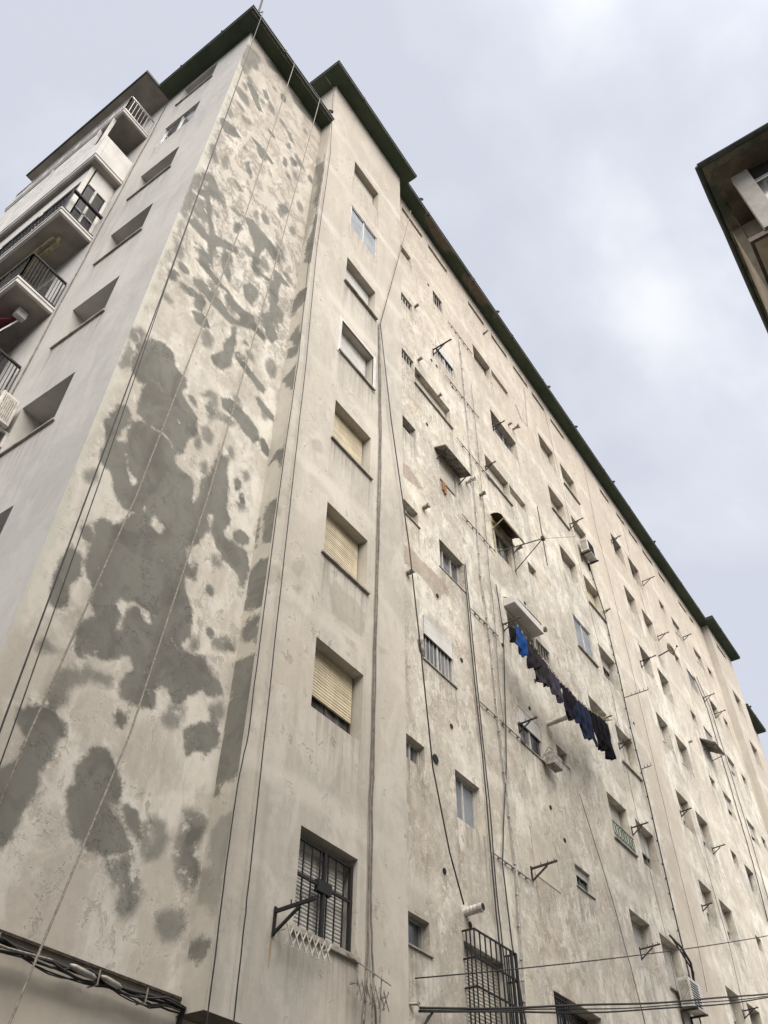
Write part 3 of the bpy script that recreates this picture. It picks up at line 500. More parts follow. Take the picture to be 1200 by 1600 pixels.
# -- left gable facade (pale) -------------------------------------------------
l_op = [(8.0, 9.2, Hd(k) - 1.17, Hd(k), .46) for k in range(2, 9)]
wall(bld, M_L, 'x', XL, YA, 10.04, 0.0, ZA, l_op, step=.12, nrm=-1, label='pale grey repainted end wall')
wall(bld, M_L, 'x', XL, 10.04, 14.8, 0.0, ZA, [(10.9, 12.3, 24.1 - 2.85 * k + .16, 24.1 - 2.85 * k + 2.25, .18) for k in range(0, 8)], step=.8, nrm=-1, label='pale wall behind the balconies')
wall(bld, M_L, 'x', XL, 14.8, 24.0, 0.0, 24.0, (), step=1, nrm=-1, label='pale wall of the lower wing')
kinds_l = {2: ('blank', M_SHW), 3: ('shutter', M_SHW), 4: ('shutter', M_SHW), 5: ('shutter', M_SHG), 6: ('shutter', M_SHG), 7: ('slide', None), 8: ('blank', M_L)}
for k, o in zip(range(2, 9), l_op):
    kd, sm = kinds_l[k]
    window(bld, 'x', XL, -1, o, kd, depth=.05 if k == 7 else .43, sill=(.045, .04) if k != 7 else None, shut=1.0 if kd == 'shutter' else 0, shm=sm, frm=M_ALU if k == 7 else M_WFR)
for k in range(0, 8):
    zf = 24.1 - 2.85 * k
    window(bld, 'x', XL, -1, (10.9, 12.3, zf + .16, zf + 2.25), 'slide', depth=.16, frm=M_WFR)['label'] = 'balcony door'

# -- gable wall with cement patches, return wall, pier ------------------------
wall(bld, M_A, 'y', YA, XL, XR, 4.2, ZA, (), step=.045, attrs={'dark': (A_DARK, A_HOLE), 'mid': (A_MID, [])}, label='cream gable wall with large grey cement patches')
wall(bld, M_RET, 'x', XR, YB, YA, 4.05, ZA, (), step=.045, attrs={'dark': (R_DARK, []), 'mid': (R_MID, [])}, label='narrow return wall beside the pier')
wall(bld, M_LOW, 'x', XR, YB, 16.0, ZA, ZB, (), step=.6, label='upper side wall above the lower roof')
wall(bld, M_LOW, 'y', YA + .035, XL + .02, XR + .6, 0.0, 4.5, (), step=.8, label='ground-floor wall under the ledge')
ul = MB(); ul.quad((XL, YA, 4.2), (XR, YA, 4.2), (XR, YA + .04, 4.2), (XL, YA + .04, 4.2)); ul.build('ledge_underside', M_RUST, bld)
ul = MB(); ul.quad((XR, YB, 4.05), (XB1, YB, 4.05), (XB1, YB + .6, 4.05), (XR, YB + .6, 4.05)); ul.build('pier_underside', simple('pier_soffit', (.12, .095, .075), .9, 0, .2, 3), bld)
wall(bld, M_LOW, 'y', YB + .5, XR + .1, XB1, 0.0, 4.04, (), step=.8, label='ground-floor wall under the pier')
b_op = [(7.57, 8.74, Hd(k) - 1.17, Hd(k), .24) for k in range(1, 9)]
wall(bld, M_B, 'y', YB, XR, XB1, 4.05, ZB, b_op, step=.09, attrs={'peel': (B_PEEL, []), 'rust': ([[(7.21, 5.02), (7.25, 5.02), (7.245, 4.66), (7.215, 4.6)]], [])}, label='smooth cream pier with one window column')
kw = {1: dict(kind='shutter', shut=.99, shm=M_SHG, sill=(.07, .05), frm=M_ALU), 2: dict(kind='shutter', shut=.66, shm=M_SHY, frm=M_BRN),
      3: dict(kind='shutter', shut=1.0, shm=M_SHY, sill=(.05, .05), frm=M_BRN), 4: dict(kind='shutter', shut=1.0, shm=M_SHY, sill=(.05, .05), frm=M_BRN),
      5: dict(kind='shutter', shut=1.0, shm=M_SHW, sill=(.05, .05), frm=M_WFR), 6: dict(kind='shutter', shut=.8, shm=M_SHW, sill=(.06, .07), frm=M_ALU),
      7: dict(kind='slide', depth=.04, frm=M_ALU, gl=M_GLM), 8: dict(kind='shutter', shut=.75, shm=M_SHC, frm=M_ALU)}
for k, o in zip(range(1, 9), b_op):
    q = dict(kw[k]); q.setdefault('depth', .24); w = window(bld, 'y', YB, -1, o, q.pop('kind'), **q)
    if k == 5:      # painted surround
        s = MB(); a, b, c, d = o[:4]
        s.box(a - .09, YB - .012, c - .09, a, YB + .02, d + .09); s.box(b, YB - .012, c - .09, b + .09, YB + .02, d + .09)
        s.box(a, YB - .012, d, b, YB + .02, d + .09); s.build('painted_surround', M_WALLW, w)
    if k == 1:      # iron gate-like grille
        s = MB(); a, b, c, d = o[:4]; y = YB + .07
        for i in range(8):
            u = a + .02 + (b - a - .04) * i / 7; s.box(u - .007, y, c + .02, u + .007, y + .016, d - .1)
        s.box(a + .57, y - .01, c, a + .62, y + .03, d - .1); s.box(b - .06, y - .01, c, b - .01, y + .03, d - .1)
        for zz in (c + .02, c + .62, d - .12): s.box(a, y - .006, zz, b, y + .024, zz + .035)
        s.box(a + .46, y - .02, c + .56, a + .73, y + .04, c + .70)
        s.build('iron_grille', M_BLK, w)

# -- long street wall ---------------------------------------------------------
WIN = []   # (u0,u1,z0,z1,depth, kwargs)
def W(u0, u1, z1, z0, depth=.2, **k): WIN.append(((u0, u1, z0, z1, depth), k))
for k, kd in {8: 'blank', 7: 'bars', 6: 'bars', 5: 'small', 4: 'slide', 2: 'slide', 1: 'small'}.items():
    W(10.42, 10.98, Hd(k) - (.04 if k != 4 else .08), Hd(k) - .48, .14, kind=kd, frm=M_WFR if kd != 'small' else M_ALU, shm=M_SHC, sill=(.03, .03) if k in (1, 4) else None)
W(12.26, 12.81, 26.13, 25.40, .16, kind='bars', frm=M_PIPE)
W(12.23, 13.25, 23.23, 22.38, .05, kind='bars', frm=M_WFR, shut=.42, shm=M_SHW)
W(11.03, 12.80, 20.42, 19.66, .2, kind='shutter', frm=M_BRN, shut=.62, shm=M_SHC, sill=(.05, .05))
W(12.04, 12.82, 17.72, 16.84, .08, kind='shutter', frm=M_WFR, shut=.8, shm=M_SHC)
W(11.84, 12.88, 14.74, 13.90, .16, kind='three', frm=M_WFR, sill=(.03, .02))
W(11.05, 12.16, 12.05, 11.03, .05, kind='bars', frm=M_WFR, shut=.38, shm=M_SHW, sill=(.04, .03))
W(11.97, 12.83, 9.20, 8.31, .14, kind='slide', frm=M_WFR, gl=M_GLM)
W(11.95, 13.20, 6.33, 4.75, .18, kind='shutter', frm=M_BRN, shut=.86, shm=M_SHC, sill=(.06, .06))
W(14.76, 15.95, 26.20, 25.20, .22, kind='blank', shm=M_SHC, frm=M_BRN)
W(16.02, 17.22, 26.20, 25.84, .22, kind='blank', shm=M_REV, frm=M_CONC)
W(15.50, 17.22, 23.40, 22.40, .2, kind='three', frm=M_ALU)
W(14.70, 16.10, 20.42, 19.50, .22, kind='shutter', frm=M_BRN, shut=1.0, shm=M_SHC, sill=(.05, .05))
W(16.16, 17.19, 20.42, 20.02, .22, kind='blank', shm=M_REV, frm=M_CONC)
W(14.78, 15.62, 17.50, 16.60, .10, kind='slide', frm=M_AWY)
W(16.68, 17.20, 17.72, 17.34, .16, kind='small', frm=M_CONC)
W(14.90, 16.30, 14.70, 13.92, .14, kind='slide', frm=M_WFR)
W(16.45, 17.22, 14.90, 14.45, .14, kind='bars', frm=M_PIPE)
W(14.87, 15.96, 12.06, 11.17, .06, kind='slide', frm=M_WFR, shut=.4, shm=M_SHW, sill=(.04, .03))
W(16.74, 17.30, 12.02, 11.66, .16, kind='small', frm=M_WFR, sill=(.03, .02))
W(14.77, 15.89, 9.26, 8.34, .05, kind='shutter', frm=M_BRN, shut=1.0, shm=M_PLP)
W(16.75, 17.50, 9.24, 8.77, .12, kind='slide', frm=M_GRN, shut=.3, shm=M_SHG, sill=(.03, .03))
W(14.95, 16.90, 6.38, 4.55, .30, kind='slide', frm=M_BRN)
dk = {('a', 8): ('shutter', .6, M_SHC), ('b', 8): ('shutter', .7, M_SHC), ('a', 7): ('blank', 0, M_SHC), ('b', 7): ('shutter', .5, M_SHC), ('a', 6): ('shutter', 1, M_SHC), ('b', 6): ('shutter', 1, M_SHY),
      ('a', 5): ('slide', 0, None), ('b', 5): ('shutter', .3, M_SHG), ('a', 4): ('blank', 0, M_REV), ('b', 4): ('shutter', 1, M_SHC), ('a', 3): ('shutter', 1, M_SHC), ('b', 3): ('shutter', .5, M_SHG),
      ('a', 2): ('blank', 0, M_SHG), ('b', 2): ('shutter', .8, M_SHG)}
for k in range(2, 9):
    for c, (u0, u1) in (('a', (19.52, 20.74)), ('b', (21.30, 22.55))):
        kd, s, sm = dk[(c, k)]
        flush = (c, k) == ('a', 5)
        W(u0, u1, Hd(k) + .02, Hd(k) - 1.17, .05 if flush else .26, kind=kd, shut=s, shm=sm or M_SHC, frm=M_WFR if flush else (M_ALU if k % 2 else M_WFR), gl=M_GLM if flush else M_GL, sill=(.05, .06) if (k + (c == 'b')) % 2 else None)
for k in range(2, 9):
    for c, (u0, u1) in (('a', (25.92, 27.02)), ('b', (27.66, 28.84))):
        r = rng.random()
        W(u0, u1, Hd(k) + .02, Hd(k) - 1.17, .28, kind='slide' if r < .3 else 'shutter', shut=0 if r < .3 else rng.choice((.5, 1.0)), shm=rng.choice((M_SHC, M_SHG)), frm=rng.choice((M_ALU, M_WFR)))
for k in range(3, 9):
    W(31.05, 31.70, Hd(k) - .02, Hd(k) - .50, .16, kind='small', frm=M_CONC)
    W(32.55, 33.60, Hd(k), Hd(k) - .95, .16, kind=rng.choice(('slide', 'bars', 'shutter')), shut=rng.choice((0, .5)), frm=rng.choice((M_ALU, M_WFR)))
for k in range(4, 9):
    W(35.30, 36.40, Hd(k), Hd(k) - .9, .16, kind=rng.choice(('slide', 'bars', 'shutter')), shut=rng.choice((0, .5)), frm=rng.choice((M_ALU, M_WFR)))
    W(37.20, 37.85, Hd(k) - .02, Hd(k) - .5, .16, kind='small', frm=M_CONC)
SLOT = [(10.53, 11.77), (12.14, 13.38), (14.81, 15.98), (16.48, 17.70), (18.17, 19.36), (19.69, 20.78), (21.28, 22.54), (25.99, 26.96), (27.70, 28.66), (29.07, 30.12), (30.64, 31.90), (32.58, 33.50), (35.16, 36.30), (36.67, 37.32)]
s_op = [(a, b, 28.78, 29.06, .20) for a, b in SLOT]
wall(bld, M_C, 'y', YC, XB1, XD0, 0.0, ZB, [w[0] for w in WIN] + s_op, step=.16, attrs={'peel': (C_PEEL, [])}, label='flaking cream street wall full of windows')
for o, k in WIN:
    q = dict(k); dp = o[4]
    w = window(bld, 'y', YC, -1, o, q.pop('kind'), depth=dp, **q)
for a, b, c, d, dp in s_op:
    s = MB(); s.box(a, YC + dp, c, b, YC + dp + .05, d); s.build('attic_vent', M_CORR, bld)
wall(bld, M_C, 'x', XB1, YB, YC, 4.05, ZB, (), step=.15, nrm=1, attrs={'peel': ([], [])})
s = MB(); s.box(XL - .02, YA - .02, 4.18, XR - .004, YA - .002, 4.205); s.build('ledge', M_RUST, bld)
# box grille over the ground-level shuttered window
s = MB(); a, b, c, d = 11.91, 13.24, 4.55, 6.45; y0, y1 = YC - .22, YC
for i in range(9):
    u = a + (b - a) * i / 8; s.box(u - .009, y0, c, u + .009, y0 + .018, d)
for zz in (c, c + .55, c + 1.1, c + 1.5, d): 
    s.box(a, y0 - .003, zz - .012, b, y0 + .021, zz + .012); s.box(a - .01, y0, zz - .012, a + .012, y1, zz + .012); s.box(b - .012, y0, zz - .012, b + .01, y1, zz + .012)
s.box(b - .2, y0 - .012, c, b - .15, y0 + .024, d); s.box(b - .05, y0 - .012, c, b - .0, y0 + .024, d)
for v in (.07, .14): s.box(b - .01, y0 + v, c, b + .008, y0 + v + .018, d); s.box(a - .008, y0 + v, c, a + .01, y0 + v + .018, d)
s.build('box_grille', M_BLK, bld)
s = MB()
for i in range(7):
    u = 14.98 + .62 * i / 6; s.box(u - .01, YC + .03, 4.6, u + .01, YC + .05, 6.36)
for zz in (5.2, 6.3): s.box(14.96, YC + .024, zz, 15.62, YC + .056, zz + .03)
s.build('iron_grille', M_BLK, bld)
# green ornamental guard on the third-floor recess
s = MB(); y = YC - .03
for zz in (10.93, 11.25): s.box(19.5, y, zz, 20.76, y + .02, zz + .025)
for i in range(8):
    u = 19.55 + 1.16 * i / 7
    s.tube([(u + .07 * math.cos(t), y + .01, 11.1 + .13 * math.sin(t)) for t in [2 * math.pi * j / 10 for j in range(11)]], .008, 5, False)
s.build('ornamental_guard', M_GRN, bld)

# -- far pier and far end -----------------------------------------------------
wall(bld, M_B, 'y', YB, XD0, XD1, 0, ZB, [(39.9, 41.1, Hd(k) - 1.17, Hd(k), .22) for k in range(5, 9)] + [(39.7, 41.2, 28.78, 29.06, .2)], step=.4, attrs={'peel': ([], []), 'rust': ([], [])}, label='far pier')
for k in range(5, 9): window(bld, 'y', YB, -1, (39.9, 41.1, Hd(k) - 1.17, Hd(k)), 'shutter', shut=rng.choice((.6, 1)), shm=M_SHC)
wall(bld, M_RET, 'x', XD0, YB, YC, 0, ZB, (), step=.4, attrs={'dark': ([], []), 'mid': ([], [])})
wall(bld, M_LOW, 'x', XD1, YB, 16, 0, ZB, (), step=2, nrm=1)
wall(bld, M_C, 'y', YC, XD1, XE1, 0, ZA, (), step=.5, attrs={'peel': ([], [])}, label='recessed far end wall')
wall(bld, M_LOW, 'x', XE1, YC, 16, 0, ZA, (), step=2, nrm=1)

# -- eaves: soffit slab with a thin fascia and drip edge -----------------------
def eave(pts, z, parent=bld, mat=None, th=.10, bare=(), name='eave'):
    """pts: outline (x,y) counter-clockwise; slab of thickness th with underside at z"""
    step = .25
    xs = [p[0] for p in pts]; ys = [p[1] for p in pts]; x0, x1, y0, y1 = min(xs), max(xs), min(ys), max(ys)
    nx = max(1, int((x1 - x0) / step)); ny = max(1, int((y1 - y0) / .15)); mb = MB(); g = {}
    if ny > 40: ny = 40
    for i in range(nx + 1):
        for j in range(ny + 1): g[i, j] = mb.vert((x0 + (x1 - x0) * i / nx, y0 + (y1 - y0) * j / ny, z))
    for i in range(nx):
        for j in range(ny): mb.f.append((g[i, j], g[i, j + 1], g[i + 1, j + 1], g[i + 1, j]))
    mb.attr['bare'] = list(sdf_polys([(v[0], v[1]) for v in mb.v], bare))
    o = mb.build(name, mat or M_SOF, parent)
    f = MB(); f.box(x0, y0, z + .003, x1, y1, z + th); f.box(x0 - .02, y0 - .02, z + th, x1 + .02, y1 + .02, z + th + .05)
    f.build('fascia', M_FAS, o)
    k = x0 + 1.3
    while k < x1 - .5:      # sheet joints and drips along the front edge
        j = MB(); j.box(k, y0 - .035, z - .012, k + .05, y0 + .06, z + th + .06); j.build('eave_joint', M_FAS, o); k += rng.uniform(2.2, 3.6)
    return o
eave([(2.925, 6.44), (XR - .004, 16)], ZA + .003)  # over the gable wall and end wall
eave([(5.90, 6.06), (10.20, 16)], ZB + .003)
eave([(10.203, 6.42), (38.35, 16)], ZB + .003, bare=[[(11.2, 6.3), (12.7, 6.3), (13.6, 6.45), (13.2, 6.66), (12.4, 6.74), (11.5, 6.6)], [(13.9, 6.5), (14.6, 6.35), (16.2, 6.4), (16.6, 6.6), (15.4, 6.72), (14.3, 6.75)]])
eave([(38.353, 6.06), (42.7, 16)], ZB + .003)
eave([(XD1 + .004, 6.44), (45.4, 16)], ZA + .003)
# drip strip and splashes along the pier's eave
for x0, y0, z0, x1, y1, z1 in ((5.92, 6.62, ZB - .02, 6.37, 6.66, ZB), (2.97, 6.50, ZA - .015, 6.33, 6.53, ZA)):
    MB().box(x0, y0, z0, x1, y1, z1).build('drip_strip', M_CORR, bld)
# small roof-edge lugs
for x, y, z in ((2.95, 7.6, ZA), (2.95, 9.1, ZA), (11.0, 6.43, ZB), (16.3, 6.43, ZB), (20.5, 6.43, ZB), (23.0, 6.43, ZB), (26.8, 6.43, ZB), (31.5, 6.43, ZB), (6.2, 6.45, ZA), (42.9, 6.46, ZA)):
    s = MB(); s.tube([(x, y, z + .1), (x, y - .04, z + .26)], .03, 6); s.tube([(x - .03, y - .02, z + .24), (x + .06, y - .06, z + .30)], .045, 6); s.build('roof_lug', M_BLK, bld)
# flat roof behind
MB().box(XL + .05, 7.2, ZA + .16, XR, 16, ZA + .3).build('roof', M_CONC, bld)
MB().box(6.5, 6.9, ZB + .16, XD1, 16, ZB + .35).build('roof', M_CONC, bld)

# -- balconies on the end wall -------------------------------------------------
BX0, BY0, BY1 = 2.52, 10.04, 14.75
def rail(parent, z, mat, style):
    s = MB(); x = BX0 + .03; y = BY0 + .03; zt = z + .92
    def run(p, q, n):
        s.beam((*p, zt), (*q, zt), .045, .045 if style != 'white' else .03); s.beam((*p, z + .08), (*q, z + .08), .03)
        for i in range(n + 1):
            u = (p[0] + (q[0] - p[0]) * i / n, p[1] + (q[1] - p[1]) * i / n)
            s.beam((*u, z), (*u, zt), .012 if i % 6 else .024)
            if style == 'ornate' and i < n:
                v = (u[0] + (q[0] - p[0]) / n / 2, u[1] + (q[1] - p[1]) / n / 2)
                for zz in (.3, .55, .78):
                    dx, dy = (q[0] - p[0]) / n * .5, (q[1] - p[1]) / n * .5
                    s.tube([(v[0] + dx * math.cos(t), v[1] + dy * math.cos(t), z + zz + .07 * math.sin(t)) for t in [math.pi * 2 * k / 8 for k in range(9)]], .007, 4, False)
    if style == 'ornate':
        s.beam((x, y, zt), (XL - .02, y, zt), .07, .06); s.beam((x, y, z + .06), (XL - .02, y, z + .06), .05); s.beam((x, y, z), (x, y, zt), .03)
        for q in (.2, .32, .44): s.beam((x + q * 1.1, y, z), (x + q * 1.1, y, zt), .010)
    else: run((x, y), (XL - .02, y), 8 if style == 'white' else 13)
    run((x, y), (x, BY1), 42)
    return s.build('railing', mat, parent)
for k in range(0, 8):
    z = 24.1 - 2.85 * k
    s = MB(); s.box(BX0, BY0, z, XL - .003, BY1, z + .13); s.box(BX0 - .02, BY0 - .02, z + .10, XL - .003, BY1, z + .16)
    b = s.build('balcony', M_WALLW, bld, bevel=.01)
    under = MB(); under.box(BX0 + .06, BY0 + .06, z - .006, XL - .003, BY1 - .06, z - .002); under.build('balcony_soffit', M_BEIGE, b)
    zt = z + .16
    if k == 0: rail(b, zt, M_ALU, 'white')
    elif k == 1:
        s = MB(); s.box(BX0 - .01, BY0 - .01, zt, BX0 + .10, BY1, zt + 1.02); s.box(BX0 + .10, BY0 - .01, zt, XL - .003, BY0 + .10, zt + 1.02); s.build('parapet', M_WALLW, b, bevel=.01)
        s = MB(); s.box(BX0 + .02, 10.9, zt + 1.05, BX0 + .06, 12.6, z + 2.75); s.box(BX0 + .02, 12.75, zt + 1.05, BX0 + .06, BY1, z + 2.75); s.build('roller_blind', M_AWB, b)
        for yy in (10.35, 10.86, 12.67):
            s = MB(); s.box(BX0 + .0, yy, zt + 1.02, BX0 + .08, yy + .06, z + 2.83); s.build('post', M_WFR, b)
    elif k == 2:
        ex, ey = BX0 + .14, BY0 + .22
        s = MB()      # glazed enclosure: corner post, lintel, mullions
        s.box(ex, ey, zt, ex + .10, ey + .10, z + 2.84)
        s.box(ex, ey + .14, zt + 2.0, ex + .08, BY1, z + 2.84); s.box(ex + .14, ey, zt + 1.95, XL - .003, ey + .08, z + 2.84)
        s.box(XL - .07, ey, zt, XL - .003, ey + .08, zt + 1.95)
        for yy in (11.7, 13.2): s.box(ex, yy, zt, ex + .08, yy + .12, zt + 2.0)
        s.build('enclosure', M_WALLW, b, bevel=.008)
        s = MB(); s.box(ex + .14, ey + .03, zt, XL - .1, ey + .05, zt + 1.95); s.box(ex + .03, ey + .14, zt, ex + .05, BY1, zt + 2.0); s.build('glazing', M_GLD, b)
        s = MB(); s.box((ex + XL) / 2 - .02, ey - .0, zt, (ex + XL) / 2 + .03, ey + .06, zt + 1.95)
        s.box(ex + .14, ey - .0, zt + .78, XL - .1, ey + .028, zt + .82); s.build('sash', M_WFR, b)
        rail(b, zt, M_BLK, 'ornate')
    elif k in (3, 4): rail(b, zt, M_BLK, 'bars')
    else: rail(b, zt, M_BLK, 'bars')
    if k == 1: pass
MB().box(BX0 - .02, 9.88, ZA + .0, 2.92, 14.9, ZA + .004).build('balcony_roof_soffit', M_BEIGE, bld)
s = MB(); s.box(2.45, 9.85, ZA + .006, 3.6, 14.92, ZA + .12); s.build('balcony_roof', M_FAS, bld)
s = MB(); s.box(2.49, 9.89, ZA - .003, XL - .003, 14.88, ZA + .001); s.build('balcony_soffit', M_BEIGE, bld)
# lower wing beyond: enclosed balcony face and roof
s = MB(); s.box(2.6, 14.95, 21.3, XL, 19.5, 23.6); s.build('bay', M_WALLW, bld)
MB().box(XL, 14.9, 24.0, 9.0, 24.0, 24.15).build('roof', M_CONC, bld)
# vertical joint with a hanging cable on the end wall
s = MB(); s.tube([(XL - .02, 9.86 + .02 * math.sin(i * 1.7), 26.3 - i * .9) for i in range(28)], .012, 5); s.build('wall_conduit', M_CABG, bld)
# dark discs on the street wall; the shade inside holes put into their colour
for i, (x, z) in enumerate(HOLES):
    s = MB(); r = .05 if i not in (0,) else .09
    n = 10; ring = [(x + r * math.cos(2 * math.pi * k / n), YC - .004, z + r * math.sin(2 * math.pi * k / n)) for k in range(n)]
    s.tube([(x, YC - .014, z), (x, YC + .02, z)], r, 10); s.build('painted_wall_hole', M_DARK, bld)
# ------------------------------------------------------------------ things on the walls
FL = {1: 'lowest', 2: 'second', 3: 'third', 4: 'fourth', 5: 'fifth', 6: 'sixth', 7: 'seventh', 8: 'top'}
BL = ['rusty bracket reaching across the black iron grille at the foot of the pier', 'heavy black bracket crossing the closed white window above the street cables', 'black bracket crossing the white-framed window high beside the pier',
 'bracket beside the three-pane recess right of the white-framed window', 'bracket over the long recessed window left of the aerial', 'forked bracket just above the upper air conditioner', 'lone bracket high on the wall right of the upper air conditioner',
 'short stub bracket below the sill of the upper air conditioner column', 'laundry bracket holding the left end of the clothes line', 'bracket crossing the small window under the hanging laundry',
 'pale-tipped bracket low on the wall left of the lower air conditioner', 'bracket at the head of the narrow recess right of the green guard', 'small bracket across a dark window below the middle of the long wall',
 'bracket under the far eaves beside a tall narrow window', 'bracket one floor below the far eaves near the dish', 'thin bracket under the far eaves close to the far pier', 'bracket at the foot of a dark window right of the cable pair',
 'camera-like bracket over the recess low at right', 'lowest bracket at the right edge of the wall', 'tiny bracket under the attic openings', 'laundry side bracket at the window right of the clothes',
 'bent bracket in mid wall with curled wire', 'bracket holding the right end of the clothes line', 'higher of two thin brackets near the far pier', 'lower of two thin brackets near the far pier']
for i, ((x, y, z, ln), lb) in enumerate(zip(BRACKETS, BL)):
    s = MB(); w = .035 if i < 3 else .028
    y = y - .003
    s.beam((x, y, z), (x + .01, y - ln, z + .03), w); s.beam((x, y, z - ln * .42), (x + .005, y - ln * .62, z - .01), w * .8)
    s.beam((x, y - .012, z - ln * .45), (x, y - .012, z + .05), w, .02)
    for t in (.4, .65, .9): s.tube([(x, y - ln * t, z + .02), (x, y - ln * t, z + .08)], .008, 5)
    o = s.build('clothesline_bracket', M_RUST if i % 3 else M_BLK); tag(o, 'rusted steel ' + lb if i % 3 else lb, 'bracket', 'clothesline brackets on the walls')
VL = ['short round flue stub beside the small window next to the pier', 'squat dark flue on the wall right of the slatted hood', 'small flue under the curved brown hood', 'left one of the twin white flues by the slatted hood', 'right one of the twin white flues by the slatted hood',
      'funnel-shaped flue near the eaves above the long recessed window', 'small knob flue beside the funnel-shaped flue', 'little flue beside the second bathroom window from the eaves', 'bent flue between two bathroom windows', 'dark flue tucked against the pier beside the brown bare patch',
      'round flue hanging at the end of the white awning box', 'ribbed white flue directly above the iron box grille', 'long white flue pipe sticking out under the hanging laundry', 'small flue far along the wall between the cable pair', 'small flue close to the far pier', 'narrow flue above the hooded window']
for i, ((x, z), lb) in enumerate(zip(VENTS, VL)):
    s = MB(); r = .05; ln = .16
    if i in (5, 10): r, ln = .06, .26
    if i == 11: r, ln = .065, .32
    if i == 12: r, ln = .055, .62
    if i in (6, 7, 8, 13, 14, 15): r, ln = .04, .14
    n = 12; prof = [(0, r), (.3, r), (.32, r * 1.15), (.4, r * 1.15), (.42, r), (.8, r), (.82, r * 1.3), (1, r * 1.3)]
    if i == 5: prof = [(0, r * .7), (.5, r * .7), (.7, r), (1, r * 1.7)]
    if i == 11: prof = [(0, r)] + [(.1 + .1 * k, r * (1.12 if k % 2 else .95)) for k in range(8)] + [(1, r * 1.1)]
    s.tube([(x, YC - ln * t, z + .02 * t) for t, q in prof], r, n, radii=[q for t, q in prof])
    o = s.build('flue_pipe', M_ACW if i in (3, 4, 11, 12) else M_VENT, smooth=False)
    d = MB(); q = prof[-1][1] * .82; d.tube([(x, YC - ln - .002, z + .02), (x, YC - ln - .004, z + .02)], q, n)
    if i in (3, 4, 11, 12, 10, 1):
        c = d.build('flue_mouth', M_DARK, None); c.parent = o
    tag(o, lb, 'flue', 'flue pipes on the wall')

def cable(pts, r, mat, label, group=None, clamp=0, name='cable', cat='cable'):
    s = MB(); s.tube(pts, r, 5)
    if clamp:
        for k in range(1, len(pts) - 1):
            x, y, z = pts[k]; s.box(x - .022, y - .012, z - .02, x + .022, y + .03, z + .02)
    o = s.build(name, mat, smooth=True); tag(o, label, cat, group); return o
def fine(pts, n=4, wob=.004):
    out = []
    for a, b in zip(pts[:-1], pts[1:]):
        for k in range(n):
            t = k / n; out.append((a[0] + (b[0] - a[0]) * t + rng.uniform(-wob, wob), a[1] + (b[1] - a[1]) * t + rng.uniform(-wob, 0), a[2] + (b[2] - a[2]) * t))
    out.append(tuple(pts[-1])); return out
g = 'cables running down the walls'
PL = ['grey cable down the pier right of its window column', 'second grey cable twisted beside the pier window column cable', 'thin dark cable following the left edge of the pier', 'thin dark cable from the eaves down the left part of the pier']
for i, p in enumerate(PIER_CABLES):
    cable(fine(p, 5, .008 if i < 2 else .004), .013 if i < 2 else .008, M_CABG if i < 2 else M_CABLE, PL[i], g)
CL = ['pale conduit running down left of the laundry', 'thin grey wire parallel to the pale conduit by the laundry', 'black cable just left of the laundry bracket', 'left one of the two dark cables beside the three-pane window', 'right one of the two dark cables beside the three-pane window',
      'thick dark cable past the upper air conditioner down to the lower one', 'left cable of the dark pair far along the wall', 'right cable of the dark pair far along the wall', 'thin line down the bare band right of the upper air conditioner',
      'thin line from under the hanging aerial wire past the blue window', 'short thin wire under the far eaves', 'thin wire past the green guard to the low bracket', 'thin wire near the bottom right windows']
for i, p in enumerate(C_CABLES):
    r = (.018, .009, .013, .014, .012, .019, .018, .014, .007, .006, .007, .010, .009)[i]
    cable(fine(p, 3, .006), r, M_PIPE if i == 0 else (M_CABLE if i in (2, 3, 4, 5, 6, 7) else M_CABG), CL[i], g, clamp=i in (0, 5))
QL = ['short grey conduit slanting beside the slatted hood', 'short conduit left of the curved hood', 'short conduit left of the laundry', 'conduit crossing the cables below the laundry bracket', 'lowest conduit crossing the cables left of the closed white window', 'upper conduit from the barred window to the long recess', 'conduit under the white-framed window']
for i, p in enumerate(CONDUIT):
    a, b = p[0], p[1]; pts = [tuple(a[k] + (b[k] - a[k]) * t / 6 for k in range(3)) for t in range(7)]
    z = (a[2] + b[2]) / 2; pts = [(q[0], q[1], z) for q in pts]
    cable(pts, .013, M_PIPE, QL[i], 'short conduits across the cables', clamp=1, name='conduit', cat='conduit')
# wires hanging free
cable([(3.14, 6.42, 26.75), (3.16, 6.30, 26.62), (3.5, 6.66, 13.3), (3.47, 6.55, 5.5), (3.46, 6.5, 2.5)], .010, M_CABLE, 'dark rope hanging from the roof corner down the left edge of the patched wall', 'ropes hanging from the roof', name='rope', cat='rope')
cable([(3.13, 6.42, 26.75), (3.18, 6.33, 26.62), (3.515, 6.66, 13.3), (3.60, 6.66, 9.0), (3.58, 6.55, 5.5), (3.56, 6.5, 2.5)], .007, M_CABLE, 'second thinner dark rope hanging beside the left wall edge rope', 'ropes hanging from the roof', name='rope', cat='rope')
cable([(4.58, 6.5, 27.0), (4.60, 6.41, 26.55), (4.58, 6.70, 17.57), (4.20, 6.78, 9.34), (3.88, 6.78, 5.83), (3.7, 6.8, 3.0)], .012, M_ROPE, 'pale rope hanging down the middle of the patched wall', 'ropes hanging from the roof', name='rope', cat='rope')
cable([(5.70, 6.5, 27.0), (5.72, 6.41, 26.55), (5.62, 6.75, 17.43), (5.29, 6.78, 10.29), (4.99, 6.78, 6.39), (4.42, 6.6, 3.5), (4.2, 6.5, 2.0)], .012, M_ROPE, 'pale rope hanging down the right part of the patched wall', 'ropes hanging from the roof', name='rope', cat='rope')
